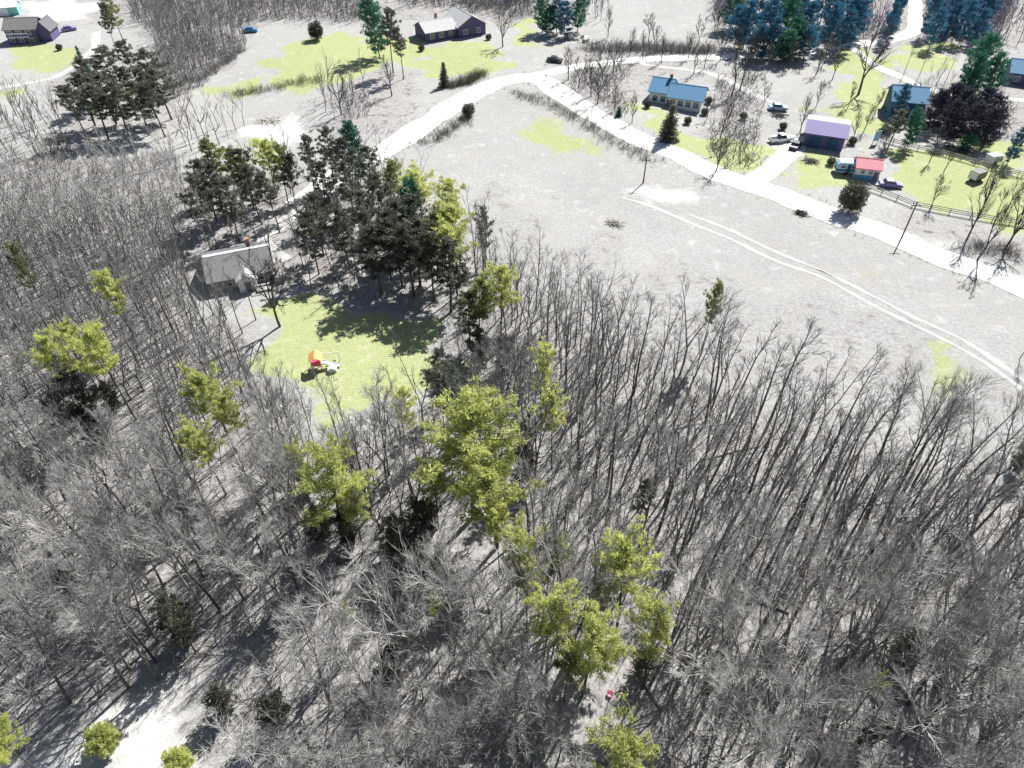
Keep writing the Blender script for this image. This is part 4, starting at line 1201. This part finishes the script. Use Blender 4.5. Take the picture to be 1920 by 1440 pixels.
VPAINT = mat("violet paint", (.20, .17, .45), .35, .04, spec=.5); KPAINT = mat("black paint", (.03, .03, .035), .35, .05, spec=.5); CPAINT = mat("pale blue paint", (.36, .52, .72), .35, .04, spec=.5)
car(1462, 266, math.radians(15), WPAINT, "white pickup truck parked left of the purple barn", 'pickup', "pickup_truck")
car(1491, 277, math.radians(55), KPAINT, "black car parked at the head of the driveway")
car(1458, 206, math.radians(-8), CPAINT, "pale blue car parked above the white pickup")
car(1668, 350, math.radians(-12), VPAINT, "violet car parked right of the red roofed shed")
car(470, 60, math.radians(5), BPAINT, "blue car parked at the edge of the top left wood")
car(1040, 116, math.radians(-15), KPAINT, "black car standing on the road junction")
car(130, 58, math.radians(30), VPAINT, "violet car parked right of the top left house")

# ------------------------------------------------------------------ fences, poles, small things
def fence(pxs, label, n_per=2.6, h=1.25, rails=3, m=WOODM):
    w = [np.array(P(*p)) for p in pxs]
    o = w[0]
    t = thing("rail_fence", label, "fence", (o[0], o[1], float(hgt(*o))))
    z0 = float(hgt(*o))
    pts = []
    for a, b in zip(w[:-1], w[1:]):
        n = max(1, int(np.linalg.norm(b - a) / n_per))
        for k in range(n): pts.append(a + (b - a) * k / n)
    pts.append(w[-1])
    pm = MB(); pm.tube([(0, 0, -.3), (0, 0, h)], [.085, .08], 6); pme = pm.mesh("post", m)
    rm = MB(); rm.box(0, 1, -.03, .03, -.07, .07); rme = rm.mesh("rail", m)
    for k, p in enumerate(pts):
        q = link("post", pme, t); q.location = (p[0] - o[0], p[1] - o[1], float(hgt(*p)) - z0)
        if k < len(pts) - 1:
            d = pts[k + 1] - p; L = float(np.linalg.norm(d)); dz = float(hgt(*pts[k + 1]) - hgt(*p))
            for r in range(rails):
                e = link("rail", rme, t)
                e.location = (p[0] - o[0], p[1] - o[1], float(hgt(*p)) - z0 + h * (.35 + .28 * r))
                e.scale = (L, 1, 1); e.rotation_euler = (0, -math.atan2(dz, L), math.atan2(d[1], d[0]))
    return t
fence([(1652, 262), (1720, 282), (1800, 302), (1880, 325), (1990, 352)], "long rail fence below the dark spruces at right")
fence([(1625, 352), (1710, 388), (1780, 400), (1860, 415), (1990, 440)], "long rail fence along the near side of the green pasture at right")

def pole(px, py, H, label, lean=0.0):
    x, y, z = G(px, py)
    t = thing("utility_pole", label, "pole", (x, y, z), R.uniform(-.3, .3))
    b = MB(); b.tube([(0, 0, -.3), (lean * .5, 0, H * .5), (lean, 0, H)], [.15, .125, .10], 8); b.build("post", BARK_DARK, t)
    b = MB(); b.box(-.9 + lean, .9 + lean, -.16, -.06, H - .75, H - .62); b.build("crossarm", BARK_DARK, t)
    for s in (-.8, .8, 0):
        b = MB(); b.tube([(s + lean, -.11 if s else 0, H - .62 if s else H), (s + lean, -.11 if s else 0, H - .45 if s else H + .2)], [.05, .06], 6); b.build("insulator", STEEL, t)
    return (x + lean, y, z + H)
p1 = pole(1690, 447, 7.2, "dark utility pole on the verge beside the white road at right")
p2 = pole(1206, 343, 5.6, "short dark pole in the pale field at the head of the track")

def play_set(px, py):
    x, y, z = G(px, py)
    t = thing("play_set", "orange and red play set with white panels and slide on the green lawn", "play set", (x, y, z), math.radians(10))
    OR = mat("orange plastic", (.80, .36, .12), .45, .05); RD = mat("red plastic", (.55, .07, .12), .45, .05)
    for (a, c) in ((-1.8, -.8), (-.6, -.8), (-1.8, .6), (-.6, .6)):
        b = MB(); b.box(a - .06, a + .06, c - .06, c + .06, 0, 2.1); b.build("leg", WOODM, t)
    b = MB(); b.box(-1.85, -.55, -.85, .65, 1.0, 1.12); b.build("platform", RD, t)
    b = MB(); b.box(-1.87, -.53, -.90, -.83, 1.12, 1.7); b.build("front_panel", RD, t)
    for s in (-1, 1):
        b = MB(); b.slab([(-1.2, -1.05, 2.75), (-1.2, .85, 2.75), (-1.2 + s * .95, .85, 2.05), (-1.2 + s * .95, -1.05, 2.05)], .06); b.build("roof", OR, t)
    b = MB()
    pr = [(-.55, 1.12), (.2, .9), (.9, .45), (1.5, .22), (1.9, .2)]
    for (a0, z0), (a1, z1) in zip(pr[:-1], pr[1:]):
        b.slab([(a0, -.5, z0), (a0, .2, z0), (a1, .2, z1), (a1, -.5, z1)], .05)
    for s in (-.53, .20):
        for (a0, z0), (a1, z1) in zip(pr[:-1], pr[1:]):
            b.slab([(a0, s, z0 + .15), (a0, s + .04, z0 + .15), (a1, s + .04, z1 + .15), (a1, s, z1 + .15)], .2)
    b.build("slide", WHITE, t)
    b = MB(); b.tube([(-.4, .5, 2.1), (1.9, .5, 2.1)], [.06, .06], 8); b.build("swing_beam", WHITE, t)
    b = MB(); b.tube([(1.9, .5, 2.1), (2.0, -.3, 0)], [.05, .05], 6); b.tube([(1.9, .5, 2.1), (2.0, 1.3, 0)], [.05, .05], 6); b.build("swing_frame", WHITE, t)
    for a in (.4, 1.2):
        b = MB(); b.box(a - .22, a + .22, .38, .62, .5, .55); sw = b.build("swing_seat", KPAINT, t)
        b = MB(); b.tube([(a - .2, .5, .55), (a - .2, .5, 2.1)], [.015, .015], 4); b.tube([(a + .2, .5, .55), (a + .2, .5, 2.1)], [.015, .015], 4); b.build("chain", STEEL, sw)
    b = MB(); b.box(.3, 1.5, -1.5, -.7, 0, .55); b.prism([(.25, .55), (1.55, .55), (.9, .95)], -1.55, -.65, 'y'); b.build("playhouse", WHITE, t)
play_set(612, 688)

def lathe_tub(px, py):
    x, y, z = G(px, py)
    b = MB(); b.tube([(0, 0, 0), (0, 0, .30), (0, 0, .34)], [.21, .28, .29], 16, cap=False); b.tube([(0, 0, .02), (0, 0, .04)], [.2, .2], 16)
    b.tube([(0, 0, .31), (0, 0, .35)], [.31, .31], 16, cap=False)
    tag(b.build("plastic_tub", mat("pink plastic", (.72, .30, .36), .5, .05), None, (x, y, z)), "small pink plastic tub on the floor of the lower woods", "tub")
lathe_tub(1143, 1303)

# junk heap by the top spruces, white trailer and dark crate in the right pasture, blue board, mailboxes
x, y, z = G(1070, 74)
t = thing("junk_heap", "white and grey junk heap in front of the top middle spruces", "junk heap", (x, y, z))
for k in range(9):
    b = MB(); s = R.uniform(.5, 1.3); b.box(-s, s, -s * .6, s * .6, 0, R.uniform(.4, 1.3)); o = b.build(R.choice(("crate", "panel", "drum")), R.choice((WHITE, STEEL, WOODM)), t)
    o.location = (R.gauss(0, 3.0), R.gauss(0, 1.6), 0); o.rotation_euler = (R.uniform(-.1, .1), R.uniform(-.1, .1), R.uniform(0, 3))
def utility_trailer(px, py, rz, label, m, H=1.9, L=3.4):
    x, y, z = G(px, py)
    t = thing("cargo_trailer", label, "trailer", (x, y, z), rz)
    b = MB(); b.prism([(-L / 2, .5), (L / 2, .5), (L / 2 + .25, .9), (L / 2 + .1, .45 + H), (-L / 2, .5 + H)], -.95, .95, 'y'); b.build("body", m, t)
    for s in (-1, 1):
        b = MB(); b.tube([(0, s * .85, .33), (0, s * 1.05, .33)], [.33, .33], 12); b.build("wheel", TYRE, t)
    b = MB(); b.tube([(L / 2, 0, .5), (L / 2 + 1.2, 0, .45)], [.05, .05], 6); b.build("drawbar", STEEL, t)
    b = MB(); b.box(-L / 2 - .03, -L / 2 + .01, -.85, .85, .6, .4 + H); b.build("door", TRIM, t)
utility_trailer(1858, 306, .3, "small white cargo trailer by the rail fence at right", WHITE, 1.5, 2.6)
utility_trailer(1828, 338, .5, "small dark cargo trailer on the green pasture", KPAINT, 1.6, 2.8)
x, y, z = G(1640, 270)
t = thing("signboard", "upright pale blue board on two legs between the barn and the spruces", "board", (x, y, z), .2)
b = MB(); b.box(-.75, .75, -.04, .04, .7, 3.0); b.build("panel", BLUEWALL, t)
for s in (-.6, .6):
    b = MB(); b.box(s - .05, s + .05, .04, .14, 0, 2.8); b.build("leg", WOODM, t)
for (px, py, lab) in ((1026, 120, "dark mailbox on a post at the road junction, upper of two"), (1024, 150, "dark mailbox on a post at the road junction, lower of two")):
    x, y, z = G(px, py)
    t = thing("mailbox", lab, "mailbox", (x, y, z), .4)
    b = MB(); b.box(-.05, .05, -.05, .05, -.1, 1.05); b.build("post", WOODM, t)
    b = MB(); b.prism([(-.15, 1.05), (.15, 1.05), (.15, 1.25), (.1, 1.34), (-.1, 1.34), (-.15, 1.25)], -.3, .3, 'y'); b.build("box", KPAINT, t)
# livestock gate at the right end of the upper fence
x, y, z = G(1895, 332)
t = thing("farm_gate", "white tubular gate at the right end of the upper rail fence", "gate", (x, y, z), -.35)
b = MB()
b.tube([(-2, 0, .2), (-2, 0, 1.3)], [.04, .04], 6); b.tube([(2, 0, .2), (2, 0, 1.3)], [.04, .04], 6); b.build("frame", TRIM, t)
for zz in (.25, .5, .75, 1.0, 1.28):
    b = MB(); b.tube([(-2, 0, zz), (2, 0, zz)], [.03, .03], 6); b.build("bar", TRIM, t)

tot = sum(len(m.polygons) for m in bpy.data.meshes)
print("own bare trees", n_own, "rest", len(rest), "far", len(far_spots), "undergrowth", len(und), "polys", tot)
